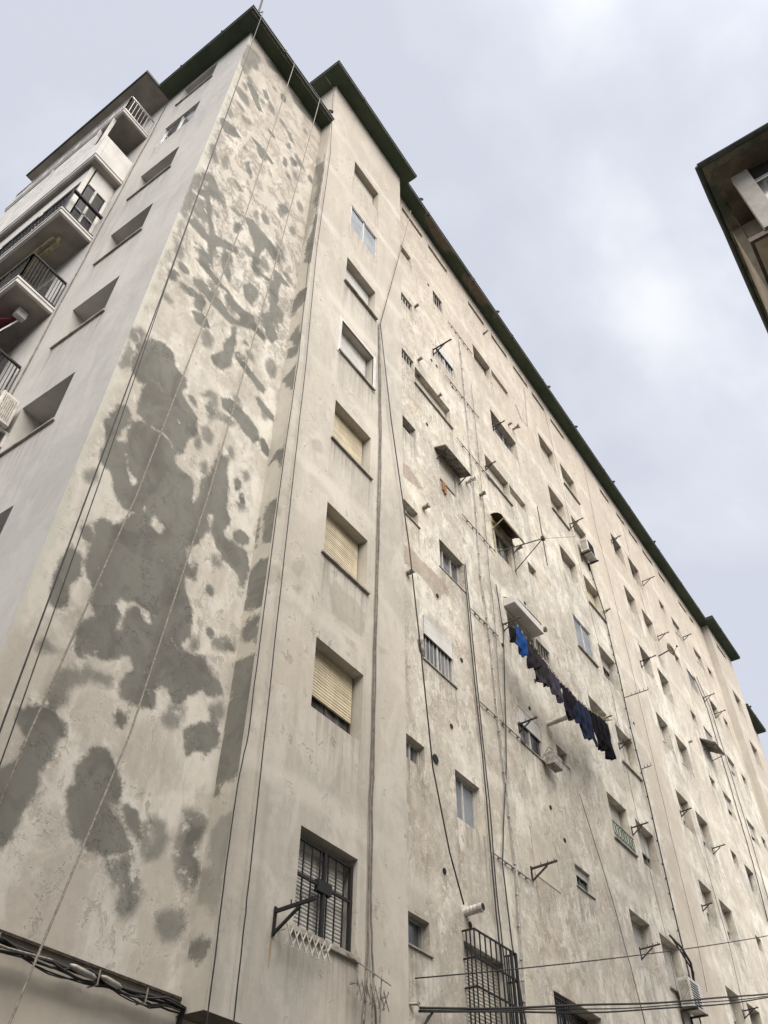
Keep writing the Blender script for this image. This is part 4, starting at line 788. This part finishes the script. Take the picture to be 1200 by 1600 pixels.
cable([(10.36, 6.42, 27.9), (10.0, 6.44, 25.6), (8.88, 6.46, 19.25)], .011, M_CABG, 'slanting wire from the eaves to the top of the pier cables', 'wires hanging free in front of the wall', name='wire', cat='wire')
cable([(8.88, 6.46, 19.25), (9.35, 6.45, 16.0), (9.95, 6.45, 12.9), (10.35, 6.5, 10.7), (10.79, 6.6, 8.59), (11.30, 6.66, 7.4), (11.72, 6.7, 6.75)], .013, M_CABLE, 'slanting wire from the pier down to the ribbed flue above the box grille', 'wires hanging free in front of the wall', name='wire', cat='wire')
s = MB(); s.tube([(10.37, 6.51, 10.95), (10.37, 6.51, 10.85), (10.42, 6.51, 10.65), (10.45, 6.51, 10.55)], .05, 10, radii=[.015, .055, .055, .015]); tag(s.build('cable_joint', M_VENT), 'oval cable joint halfway down the slanting wire', 'cable joint')
# roof mast
s = MB(); s.tube([(3.42, 6.95, ZA + .1), (3.30, 6.9, ZA + 3.4)], .03, 8); s.box(3.3, 6.85, ZA + .12, 3.55, 7.1, ZA + .2); tag(s.build('roof_mast', M_BLK), 'thin black mast standing on the roof corner at the top left', 'mast')

# cable bundle under the ledge of the gable wall
bun = empty('cable_bundle', (4.9, YA, 4.1)); tag(bun, 'tangled bundle of black cables strung under the ledge of the patched wall', 'cable bundle')
for i in range(9):
    off = rng.uniform(-.03, .03); sag = rng.uniform(0, .10); ph = rng.uniform(0, 6)
    pts = []
    for k in range(25):
        t = k / 24; x = 3.2 + 3.17 * t
        pts.append((x, YA - .07 + off + .015 * math.sin(t * 9 + ph), 4.15 - .035 - i * .006 - sag * math.sin(math.pi * ((t * 3.2 + .1 * i) % 1)) * (.7 if t < .9 else .2) - .012 * math.sin(t * 23 + ph)))
    pts += [(6.37 - .02 * i % 3 * .01, 6.83 + off, 4.0 - .02 * i), (6.42 - .03 * (i % 3), 6.72, 3.6 - .05 * i), (6.44, 6.66, 2.9)]
    s = MB(); s.tube(pts, rng.choice((.007, .010, .013)), 5); s.build('cable', M_CABLE, bun, smooth=True)
for (x0, x1) in ((4.95, 5.25), (5.3, 5.55)):
    s = MB(); s.tube([(x0, YA - .11, 4.10), (x0 + .05, YA - .12, 4.09), (x1 - .05, YA - .12, 4.07), (x1, YA - .11, 4.07)], .03, 8, radii=[.012, .028, .028, .012]); s.build('splice_sleeve', M_PIPE, bun, smooth=True)
s = MB(); s.tube([(3.9, YA - .12, 4.06), (4.3, YA - .12, 4.05), (4.75, YA - .12, 4.08)], .012, 6); s.build('pale_cable', M_ROPE, bun)
for x in (4.2, 5.27, 5.85):
    s = MB(); s.tube([(x, YA - .125, 4.14), (x, YA - .125, 4.02), (x, YA + .0, 4.02)], .008, 5); s.build('cable_tie', M_ROPE, bun)

# street cables at the bottom
def sag(a, b, sg, n=24): return [tuple(a[k] + (b[k] - a[k]) * t / n - (sg * 4 * (t / n) * (1 - t / n) if k == 2 else 0) for k in range(3)) for t in range(n + 1)]
e1 = (24.02, 4.5, 8.26); a1 = (10.56, 6.8, 5.07)
sb = empty('street_cable', a1); tag(sb, 'thick black pair of cables crossing the street from the foot of the long wall', 'cable', 'cables crossing the street')
for q, r, sg in ((0, .017, .10), (.03, .014, .17), (.015, .010, .14)):
    s = MB(); pp = sag((a1[0], a1[1], a1[2] - q), (e1[0], e1[1] + q * 2, e1[2] - q * 1.5), sg, 40); pp = [(x, y + .010 * math.sin(x * 1.7 + q * 90), z + .010 * math.cos(x * 1.3 + q * 90)) for x, y, z in pp]; s.tube(pp, r, 6); s.build('strand', M_CABLE, sb, smooth=True)
s = MB(); s.tube([(10.85, 6.78, 5.08), (10.62, 6.80, 4.85), (10.50, 6.82, 4.4), (10.45, 6.83, 3.5)], .018, 5); s.tube([(10.75, 6.78, 5.02), (10.56, 6.80, 4.75), (10.44, 6.82, 4.3), (10.40, 6.83, 3.5)], .014, 5); s.build('drop_strand', M_CABLE, sb, smooth=True)
s = MB(); s.tube([(10.42, YC, 5.1), (10.5, YC - .1, 5.1)], .02, 6); s.tube([(10.5 + .03 * math.cos(t), YC - .1, 5.1 + .03 * math.sin(t)) for t in [k * .7 for k in range(10)]], .008, 5); s.build('anchor', M_PIPE, sb)
o = cable(sag((10.50, 6.82, 5.42), (26.62, 4.5, 10.41), .10), .010, M_CABLE, 'thin single wire crossing the street above the thick black pair', 'cables crossing the street')

# ------------------------------------------------------------------ laundry
line = empty('clothesline', (16.4, 6.22, 13.3)); tag(line, 'sagging double clothes line strung between two brackets full of dark laundry', 'clothesline')
def linez(x):
    P = LINE
    for a, b in zip(P[:-1], P[1:]):
        if a[0] <= x <= b[0]: return a[1] + (b[1] - a[1]) * (x - a[0]) / (b[0] - a[0])
    return P[-1][1]
for dy in (0, .09):
    s = MB(); s.tube([(13.95 + 5.16 * k / 30, 6.22 + dy, linez(13.95 + 5.16 * k / 30) + .015) for k in range(31)], .006, 5); s.build('line', M_ROPE, line)
s = MB(); s.tube([(14.60, YC - .02, 14.13), (14.55, 6.45, 13.75), (13.95, 6.22, 13.39)], .008, 5); s.tube([(19.85, YC - .02, 14.2), (19.5, 6.4, 13.9), (19.11, 6.22, 13.65)], .008, 5); s.build('guy', M_RUST, line)
CC = [((.012, .012, .014), 'pair of small black socks at the left end of the clothes line', 'sock pair'), ((.02, .085, .30), 'bright blue garment hanging second on the clothes line', 'garment'), ((.035, .03, .035), 'charcoal shirt hanging right of the bright blue garment', 'shirt'),
      ((.048, .042, .048), 'dark grey top hanging between the charcoal shirt and the purple-grey one', 'shirt'), ((.075, .065, .095), 'purple-grey shirt in the middle of the clothes line', 'shirt'), ((.018, .014, .022), 'black garment hanging right of the purple-grey shirt', 'garment'),
      ((.022, .030, .065), 'navy trousers hanging left of the longest black garment', 'trousers'), ((.008, .007, .009), 'longest black garment at the right end of the clothes line', 'garment')]
for i, (poly, (col, lb, ct)) in enumerate(zip(CLOTHES, CC)):
    m = cloth('cloth', col)
    P = np.array(poly); x0, x1 = P[:, 0].min(), P[:, 0].max(); z0, z1 = P[:, 1].min(), P[:, 1].max(); st = .015
    nx = int((x1 - x0) / st) + 2; nz = int((z1 - z0) / st) + 2
    pts = [(x0 + st * a, z0 + st * b) for a in range(nx) for b in range(nz)]
    sd_ = sdf_polys(pts, [poly]); mb = MB(); gi = {}
    ph = rng.uniform(0, 9)
    def pv(a, b):
        if (a, b) not in gi:
            x, z = pts[a * nz + b]; t = max(0, (z1 - z) / max(.2, z1 - z0))
            y = 6.22 + .05 * t * math.sin(x * 17 + ph + z * 2) + .03 * t * math.sin(x * 39 + ph * 2 + z * 5) + .025 * math.sin(z * 8 + ph) * t
            gi[a, b] = mb.vert((x + .015 * math.sin(z * 21 + ph), y, z + .012 * math.sin(x * 31 + ph)))
        return gi[a, b]
    for a in range(nx - 1):
        for b in range(nz - 1):
            if min(sd_[a * nz + b], sd_[(a + 1) * nz + b], sd_[a * nz + b + 1], sd_[(a + 1) * nz + b + 1]) < .02 and sum(v < .03 for v in (sd_[a * nz + b], sd_[(a + 1) * nz + b], sd_[a * nz + b + 1], sd_[(a + 1) * nz + b + 1])) >= 3:
                mb.f.append((pv(a, b), pv(a + 1, b), pv(a + 1, b + 1), pv(a, b + 1)))
    o = mb.build(('socks', 'garment', 'shirt', 'shirt', 'shirt', 'garment', 'trousers', 'garment')[i], m, smooth=True)
    sl = o.modifiers.new('thick', 'SOLIDIFY'); sl.thickness = .012
    tag(o, lb, ct, 'laundry on the clothes line')

s = MB()
for i in range(27):
    x = 13.98 + i * .187 + .02 * math.sin(i * 3.1); z = linez(x) + .015; s.box(x - .007, 6.205, z - .045, x + .007, 6.235, z + .03)
s.build('peg', M_AWY, line)
# ------------------------------------------------------------------ air conditioners
def aircon(x, y, z, w, h, d, label, axis='y'):
    r = empty('air_conditioner', (x, y, z)); tag(r, label, 'air conditioner', 'air conditioners on the walls')
    def bx(mb, a0, b0, c0, a1, b1, c1):
        if axis == 'y': mb.box(x + a0, y - b0, z + c0, x + a1, y - b1, z + c1)
        else: mb.box(x - b0, y + a0, z + c0, x - b1, y + a1, z + c1)
    s = MB(); bx(s, 0, .08, 0, w, .08 + d, h); s.build('casing', M_ACW, r, bevel=.012)
    s = MB()
    for k in range(9): bx(s, .05, .08 + d, .05 + (h - .1) * k / 9, w * .66, .085 + d + .004, .05 + (h - .1) * k / 9 + .02)
    s.build('front_grille', M_DARK, r)
    s = MB()
    for k in range(7): bx(s, -.006, .13 + (d - .08) * k / 7, .06, .0, .13 + (d - .08) * k / 7 + .015, h - .06)
    s.build('side_grille', M_VENT, r)
    for a in (.08, w - .12):
        s = MB(); bx(s, a, 0, -.05, a + .04, .12 + d, -.012); bx(s, a, 0, -.34, a + .03, .04, -.05); s.build('bracket', M_RUST if axis == 'y' else M_WFR, r)
    return r
aircon(21.35, YC, 21.62, .80, .55, .28, 'boxy air conditioner under a window high in the middle of the wall')
aircon(21.55, YC, 7.62, .82, .62, .30, 'pale air conditioner low on the wall just above the black street cables')
aircon(XL, 9.15, 11.45, .85, .6, .30, 'white air conditioner at the left edge below the lowest balcony', 'x')
s = MB(); s.box(15.75, YC - .10, 11.0, 16.2, YC - .30, 11.28); s.tube([(15.8, YC - .02, 11.2), (15.8, YC - .2, 11.42), (15.95, YC - .22, 11.42), (15.95, YC - .22, 11.28)], .012, 5); tag(s.build('drip_tray', M_VENT), 'small hanging drip tray under the barred little window below the laundry', 'tray')
s = MB()
for k in range(14):
    t = k / 13
s.tube([(21.9, YC - .05, 9.3), (21.98, YC - .25, 9.0), (22.2, YC - .32, 8.7), (22.35, YC - .25, 8.3)], .03, 6); s.tube([(21.98, YC - .05, 9.3), (22.1, YC - .2, 8.9), (22.4, YC - .28, 8.55), (22.4, YC - .2, 8.2)], .02, 6)
tag(s.build('coolant_hose', M_CABLE, smooth=True), 'black hose curving down to the pale low air conditioner', 'hose')

# ------------------------------------------------------------------ hoods and awnings over windows
s = MB(); x0, x1 = 11.82, 13.06; z = 17.86
s.hexa([(x0, YC - .34, z - .13), (x1, YC - .34, z - .13), (x1, YC, z - .02), (x0, YC, z - .02), (x0, YC - .34, z - .10), (x1, YC - .34, z - .10), (x1, YC, z + .02), (x0, YC, z + .02)])
h = s.build('window_hood', M_CORR); tag(h, 'grey fibre-cement hood jutting over the shuttered window with a tan cloth', 'window hood')
s = MB()
for u in (x0 + .1, x1 - .1): s.beam((u, YC, z - .35), (u, YC - .3, z - .14), .02)
s.build('stay', M_RUST, h)
s = MB(); x0, x1 = 14.62, 15.80; z = 17.55; pr = [(0, .30), (.10, .30), (.22, .24), (.32, .12), (.37, -.06)]
for (a, b), (c, d) in zip(pr[:-1], pr[1:]):
    s.hexa([(x0, YC - a, z + b - .015), (x1, YC - a, z + b - .015), (x1, YC - c, z + d - .015), (x0, YC - c, z + d - .015), (x0, YC - a, z + b), (x1, YC - a, z + b), (x1, YC - c, z + d), (x0, YC - c, z + d)])
h = s.build('window_hood', M_BRN); tag(h, 'curved brown hood on yellowish arms over the window left of the aerial', 'window hood')
s = MB()
for u in (x0 + .02, x1 - .02): s.beam((u, YC, z - .25), (u, YC - .36, z - .04), .025); s.beam((u, YC - .01, z - 1.0), (u, YC - .01, z + .25), .03)
s.beam((x0, YC - .36, z - .06), (x1, YC - .36, z - .06), .03); s.beam((x0, YC - .03, z + .02), (x1, YC - .03, z + .02), .05); s.build('arm', M_AWY, h)
s = MB(); s.box(14.78, YC - .30, 14.80, 16.32, YC, 15.02); h = s.build('awning_box', M_WALLW, bevel=.01); tag(h, 'white awning box above the window behind the blue garment', 'awning box')
s = MB(); s.tube([(14.76, YC - .02, 15.06), (15.0, YC - .28, 15.05), (16.2, YC - .30, 15.06), (16.5, YC - .2, 15.0)], .012, 5); s.build('edge_cable', M_CABLE, h)
s = MB(); s.hexa([(31.2, YC - .55, 18.95), (32.4, YC - .55, 18.95), (32.4, YC, 19.3), (31.2, YC, 19.3), (31.2, YC - .55, 18.98), (32.4, YC - .55, 18.98), (32.4, YC, 19.35), (31.2, YC, 19.35)])
h = s.build('window_hood', M_CORR); tag(h, 'dark grey flat hood far along the wall near the far pier', 'window hood')
s = MB(); s.beam((31.3, YC, 18.85), (31.3, YC - .5, 18.95), .02); s.beam((32.3, YC, 18.85), (32.3, YC - .5, 18.95), .02); s.build('stay', M_RUST, h)
# awnings under the balconies
s = MB(); s.tube([(2.95, 10.5, 18.22), (2.95, 14.6, 18.22)], .05, 8); s.tube([(2.80, 10.5, 18.18), (2.80, 14.6, 18.18)], .025, 6); s.beam((2.9, 10.48, 18.2), (2.9, 10.48, 18.39), .06)
tag(s.build('rolled_awning', M_AWY), 'yellowish rolled awning under the balcony with the ornate black railing', 'awning')
s = MB(); s.tube([(2.98, 10.5, 15.40), (2.98, 14.6, 15.40)], .06, 8); s.hexa([(2.55, 10.55, 14.75), (3.0, 10.55, 15.37), (3.0, 14.6, 15.37), (2.55, 14.6, 14.75), (2.55, 10.55, 14.77), (3.0, 10.55, 15.39), (3.0, 14.6, 15.39), (2.55, 14.6, 14.77)])
h = s.build('awning', M_AWR); tag(h, 'dark red awning hanging under the balcony at the left edge', 'awning')
s = MB(); s.beam((3.05, 10.5, 15.36), (2.7, 10.42, 14.2), .025); s.box(2.9, 10.38, 15.3, 3.1, 10.5, 15.5); s.build('arm', M_WFR, h)

# ------------------------------------------------------------------ aerials and dishes
a = empty('tv_aerial', (14.81, YC, 16.62)); tag(a, 'thin rod aerial on a braced arm sticking out beside the curved brown hood', 'aerial')
hub = (15.6, 5.9, 17.2)
s = MB(); s.beam((14.81, YC, 16.62), hub, .022); s.beam((15.73, YC, 16.62), hub, .018); s.beam((14.95, YC - .02, 16.75), hub, .012); s.build('arm', M_RUST, a)
s = MB(); s.beam(hub, (17.13, 5.5, 18.28), .014); s.build('boom', M_PIPE, a)
s = MB(); s.tube([(hub[0], hub[1], 16.25), (hub[0], hub[1], 18.42)], .012, 6); s.box(hub[0] - .04, hub[1] - .04, hub[2] - .05, hub[0] + .05, hub[1] + .04, hub[2] + .06); s.build('rod', M_RUST, a)
def yagi(x, z, L_, label, n=5, tilt=.1):
    a = empty('tv_aerial', (x, YC, z)); tag(a, label, 'aerial')
    s = MB(); s.beam((x, YC, z), (x + .15, YC - L_, z + tilt), .02)
    for k in range(n):
        t = .3 + .7 * k / (n - 1); p = (x + .15 * t, YC - L_ * t, z + tilt * t); s.tube([(p[0], p[1], p[2] - .01), (p[0], p[1], p[2] + .09)], .009, 5)
    s.build('boom', M_RUST, a)
yagi(22.75, 16.55, .75, 'small comb-like aerial on the wall edge right of the blue window', 5)
yagi(22.9, 14.2, .25, 'tiny aerial stub on the thick cable right of the laundry', 3)
def dish(x, z, label, r=.3):
    a = empty('satellite_dish', (x, YC, z)); tag(a, label, 'satellite dish')
    s = MB(); n = 16; c = Vector((x, YC - .45, z)); nrm = Vector((.3, -.85, .35)).normalized(); u = nrm.cross(Vector((0, 0, 1))).normalized(); v = u.cross(nrm)
    rings = []
    for k in range(4):
        rr = r * k / 3; rings.append([s.vert(c + u * rr * math.cos(2 * math.pi * i / n) + v * rr * math.sin(2 * math.pi * i / n) + nrm * (.35 * rr * rr / r)) for i in range(n)])
    for k in range(3):
        for i in range(n): s.f.append((rings[k][i], rings[k][(i + 1) % n], rings[k + 1][(i + 1) % n], rings[k + 1][i]))
    o = s.build('reflector', M_VENT, a, smooth=True); o.modifiers.new('t', 'SOLIDIFY').thickness = .012
    s = MB(); s.beam((x, YC, z - .1), tuple(c), .035); s.beam(tuple(c - v * r * .9), tuple(c + nrm * .35), .015); s.box(*(c + nrm * .35 - Vector((.03, .03, .03))), *(c + nrm * .35 + Vector((.03, .03, .03)))); s.build('arm', M_RUST, a)
dish(28.35, 21.6, 'small dish aerial high on the wall among forked brackets near the far pier', .28)
dish(31.3, 10.6, 'grey satellite dish at the right edge beside the dark cable pair', .36)
# stacked wire drying racks on the sill of the lowest pier window
for k, (x0, x1, y, z, lb) in enumerate(((7.34, 8.12, YB - .10, 5.00, 'white folding drying rack hung below the lowest pier window'), (8.62, 9.25, YB - .12, 4.78, 'folded wire drying rack behind the pier cables at lower right of the grille window'))):
    s = MB(); n = 7
    for i in range(n):
        xa = x0 + (x1 - x0) * i / n; xb = x0 + (x1 - x0) * (i + 1) / n
        s.beam((xa, y, z - .12), (xb, y - .02, z + .10), .012); s.beam((xa, y - .01, z + .10), (xb, y - .03, z - .12), .012)
    if k == 1:
        for i in range(4): s.beam((x0 + .16 * i, y, z - .3), (x0 + .16 * i + .03, y, z + .25), .014); 
        s.beam((x0 - .2, y, z + .3), (x1 + .05, y - .02, z + .18), .012)
    s.beam((x0, y + .09, z + .05), (x0, y, z + .05), .02); s.beam((x1, y + .09, z + .05), (x1, y, z + .05), .02)
    tag(s.build('drying_rack', M_ACW if k == 0 else M_VENT), lb, 'drying rack')
s = MB(); s.box(12.10, YC - .04, 16.55, 12.22, YC - .01, 16.86); s.box(12.16, YC - .05, 16.48, 12.24, YC - .02, 16.7); tag(s.build('cloth', cloth('cloth_tan', (.42, .24, .12))), 'small tan cloth hanging from the window under the grey hood', 'cloth')
s = MB(); s.tube([(17.7, YC - .02, 26.0), (18.0, YC - .03, 25.5), (18.5, YC - .03, 25.6), (18.9, YC - .02, 28.4)], .008, 5); tag(s.build('wire', M_ROPE), 'loose looping wire below the eaves right of the long recess', 'wire')

# ------------------------------------------------------------------ corner building across the street
cb = empty('corner_building', (20, -8, 0)); tag(cb, 'brown-eaved corner building with an enclosed balcony across the street', 'building')
ZR = 22.35; ZS = 19.55
wall(cb, M_OCH, 'y', -1.42, 13.3, 18.5, 0, ZR, [(u, u + 1.3, 2.85 * k + 1.3, 2.85 * k + 2.5) for k in range(1, 7) for u in (14, 16.4)], step=1.2, nrm=1, label='ochre street front')
wall(cb, M_OCH, 'x', 13.3, -12, -1.42, 0, ZR, (), step=1, nrm=-1, label='ochre side wall of the corner bay')
MB().box(13.32, -12, 0, 18.45, -1.75, ZR - .01).build('core', M_OCH, cb)
s = MB(); s.box(11.3, -14, ZR + .004, 18.8, -1.36, ZR + .09); e = s.build('eave', M_SOF, cb)
s = MB(); s.tube([(11.24, -14, ZR + .06)] + [(11.24, -1.30, ZR + .06)], .075, 10); s.tube([(11.24, -1.30, ZR + .06)] + [(11.24 + k * 1.0, -1.30 + rng.uniform(-.012, .012), ZR + .06 + rng.uniform(-.01, .01)) for k in range(1, 9)], .075, 10); s.build('gutter', M_FAS, e, smooth=True)
s = MB(); s.box(11.5, -14, ZR - .004, 18.6, -1.62, ZR + .002); s.build('soffit_board', simple('brown_soffit', (.115, .09, .065), .9, 0, .2, 2), e)
s = MB(); s.box(11.98, -12, ZS - .02, 13.3, -1.47, ZS + .14); b = s.build('balcony', M_BRN, cb)
s = MB(); s.box(12.06, -11.9, ZS - .026, 13.3, -1.55, ZS - .022); s.build('balcony_soffit', M_OCH, b)
s = MB(); s.box(11.92, -2.25, ZS + .14, 12.12, -1.86, ZR - .005); s.build('corner_post', M_PANEL, b)
s = MB()
for y in (-4.6, -7.0): s.box(11.96, y, ZS + .14, 12.06, y + .12, ZR - .005)
s.box(11.96, -11.9, ZR - .72, 12.04, -2.25, ZR - .66); s.box(11.97, -11.9, ZR - .60, 12.03, -2.25, ZR - .57); s.build('window_frame', M_WFR, b)
s = MB(); s.box(12.0, -11.9, ZS + .14, 12.02, -2.25, ZR - .72); s.build('pane', M_GL, b)
s = MB(); s.box(12.0, -11.9, ZR - .66, 12.02, -2.25, ZR - .005); s.build('upper_pane', M_DARK, b)
s = MB(); s.tube([(12.5, -1.55, ZR), (12.5, -1.55, ZS + .14)], .02, 6); s.build('downpipe', M_RUST, cb)

# unseen block added behind the viewpoint to darken the lower-left walls
nb = empty('added_shading_block', (-6, -10, 0)); tag(nb, 'plain ochre block, unseen, added behind the viewpoint to shade the lower walls', 'building')
wall(nb, M_OCH, 'y', -4.6, -22, 6.5, 0, 16.5, [(u, u + 1.2, 2.9 * k + 1.2, 2.9 * k + 2.4) for k in range(1, 5) for u in (-20, -16, -12, -8, -4, 0, 3.5)], step=1.5, nrm=1)
MB().box(-22, -16, 0, 6.48, -4.95, 16.5).build('core', M_OCH, nb)
MB().box(-22.3, -16.2, 16.51, 6.8, -4.55, 16.7).build('roof', M_FAS, nb)

# ------------------------------------------------------------------ ground
s = MB(); s.quad((-400, -400, 0), (500, -400, 0), (500, 500, 0), (-400, 500, 0)); tag(s.build('street', M_ASPH), 'grey asphalt street at the foot of the block', None, None, 'structure')
s = MB(); s.box(-20, 5.2, -.05, 60, 7.6, .13); tag(s.build('pavement', M_PAVE), 'narrow pavement along the foot of the long wall', None, None, 'structure')
s = MB(); s.box(-25, -3.2, -.05, 60, -.2 - .6, .13); tag(s.build('pavement', M_PAVE), 'pavement along the near side of the street', None, None, 'structure')
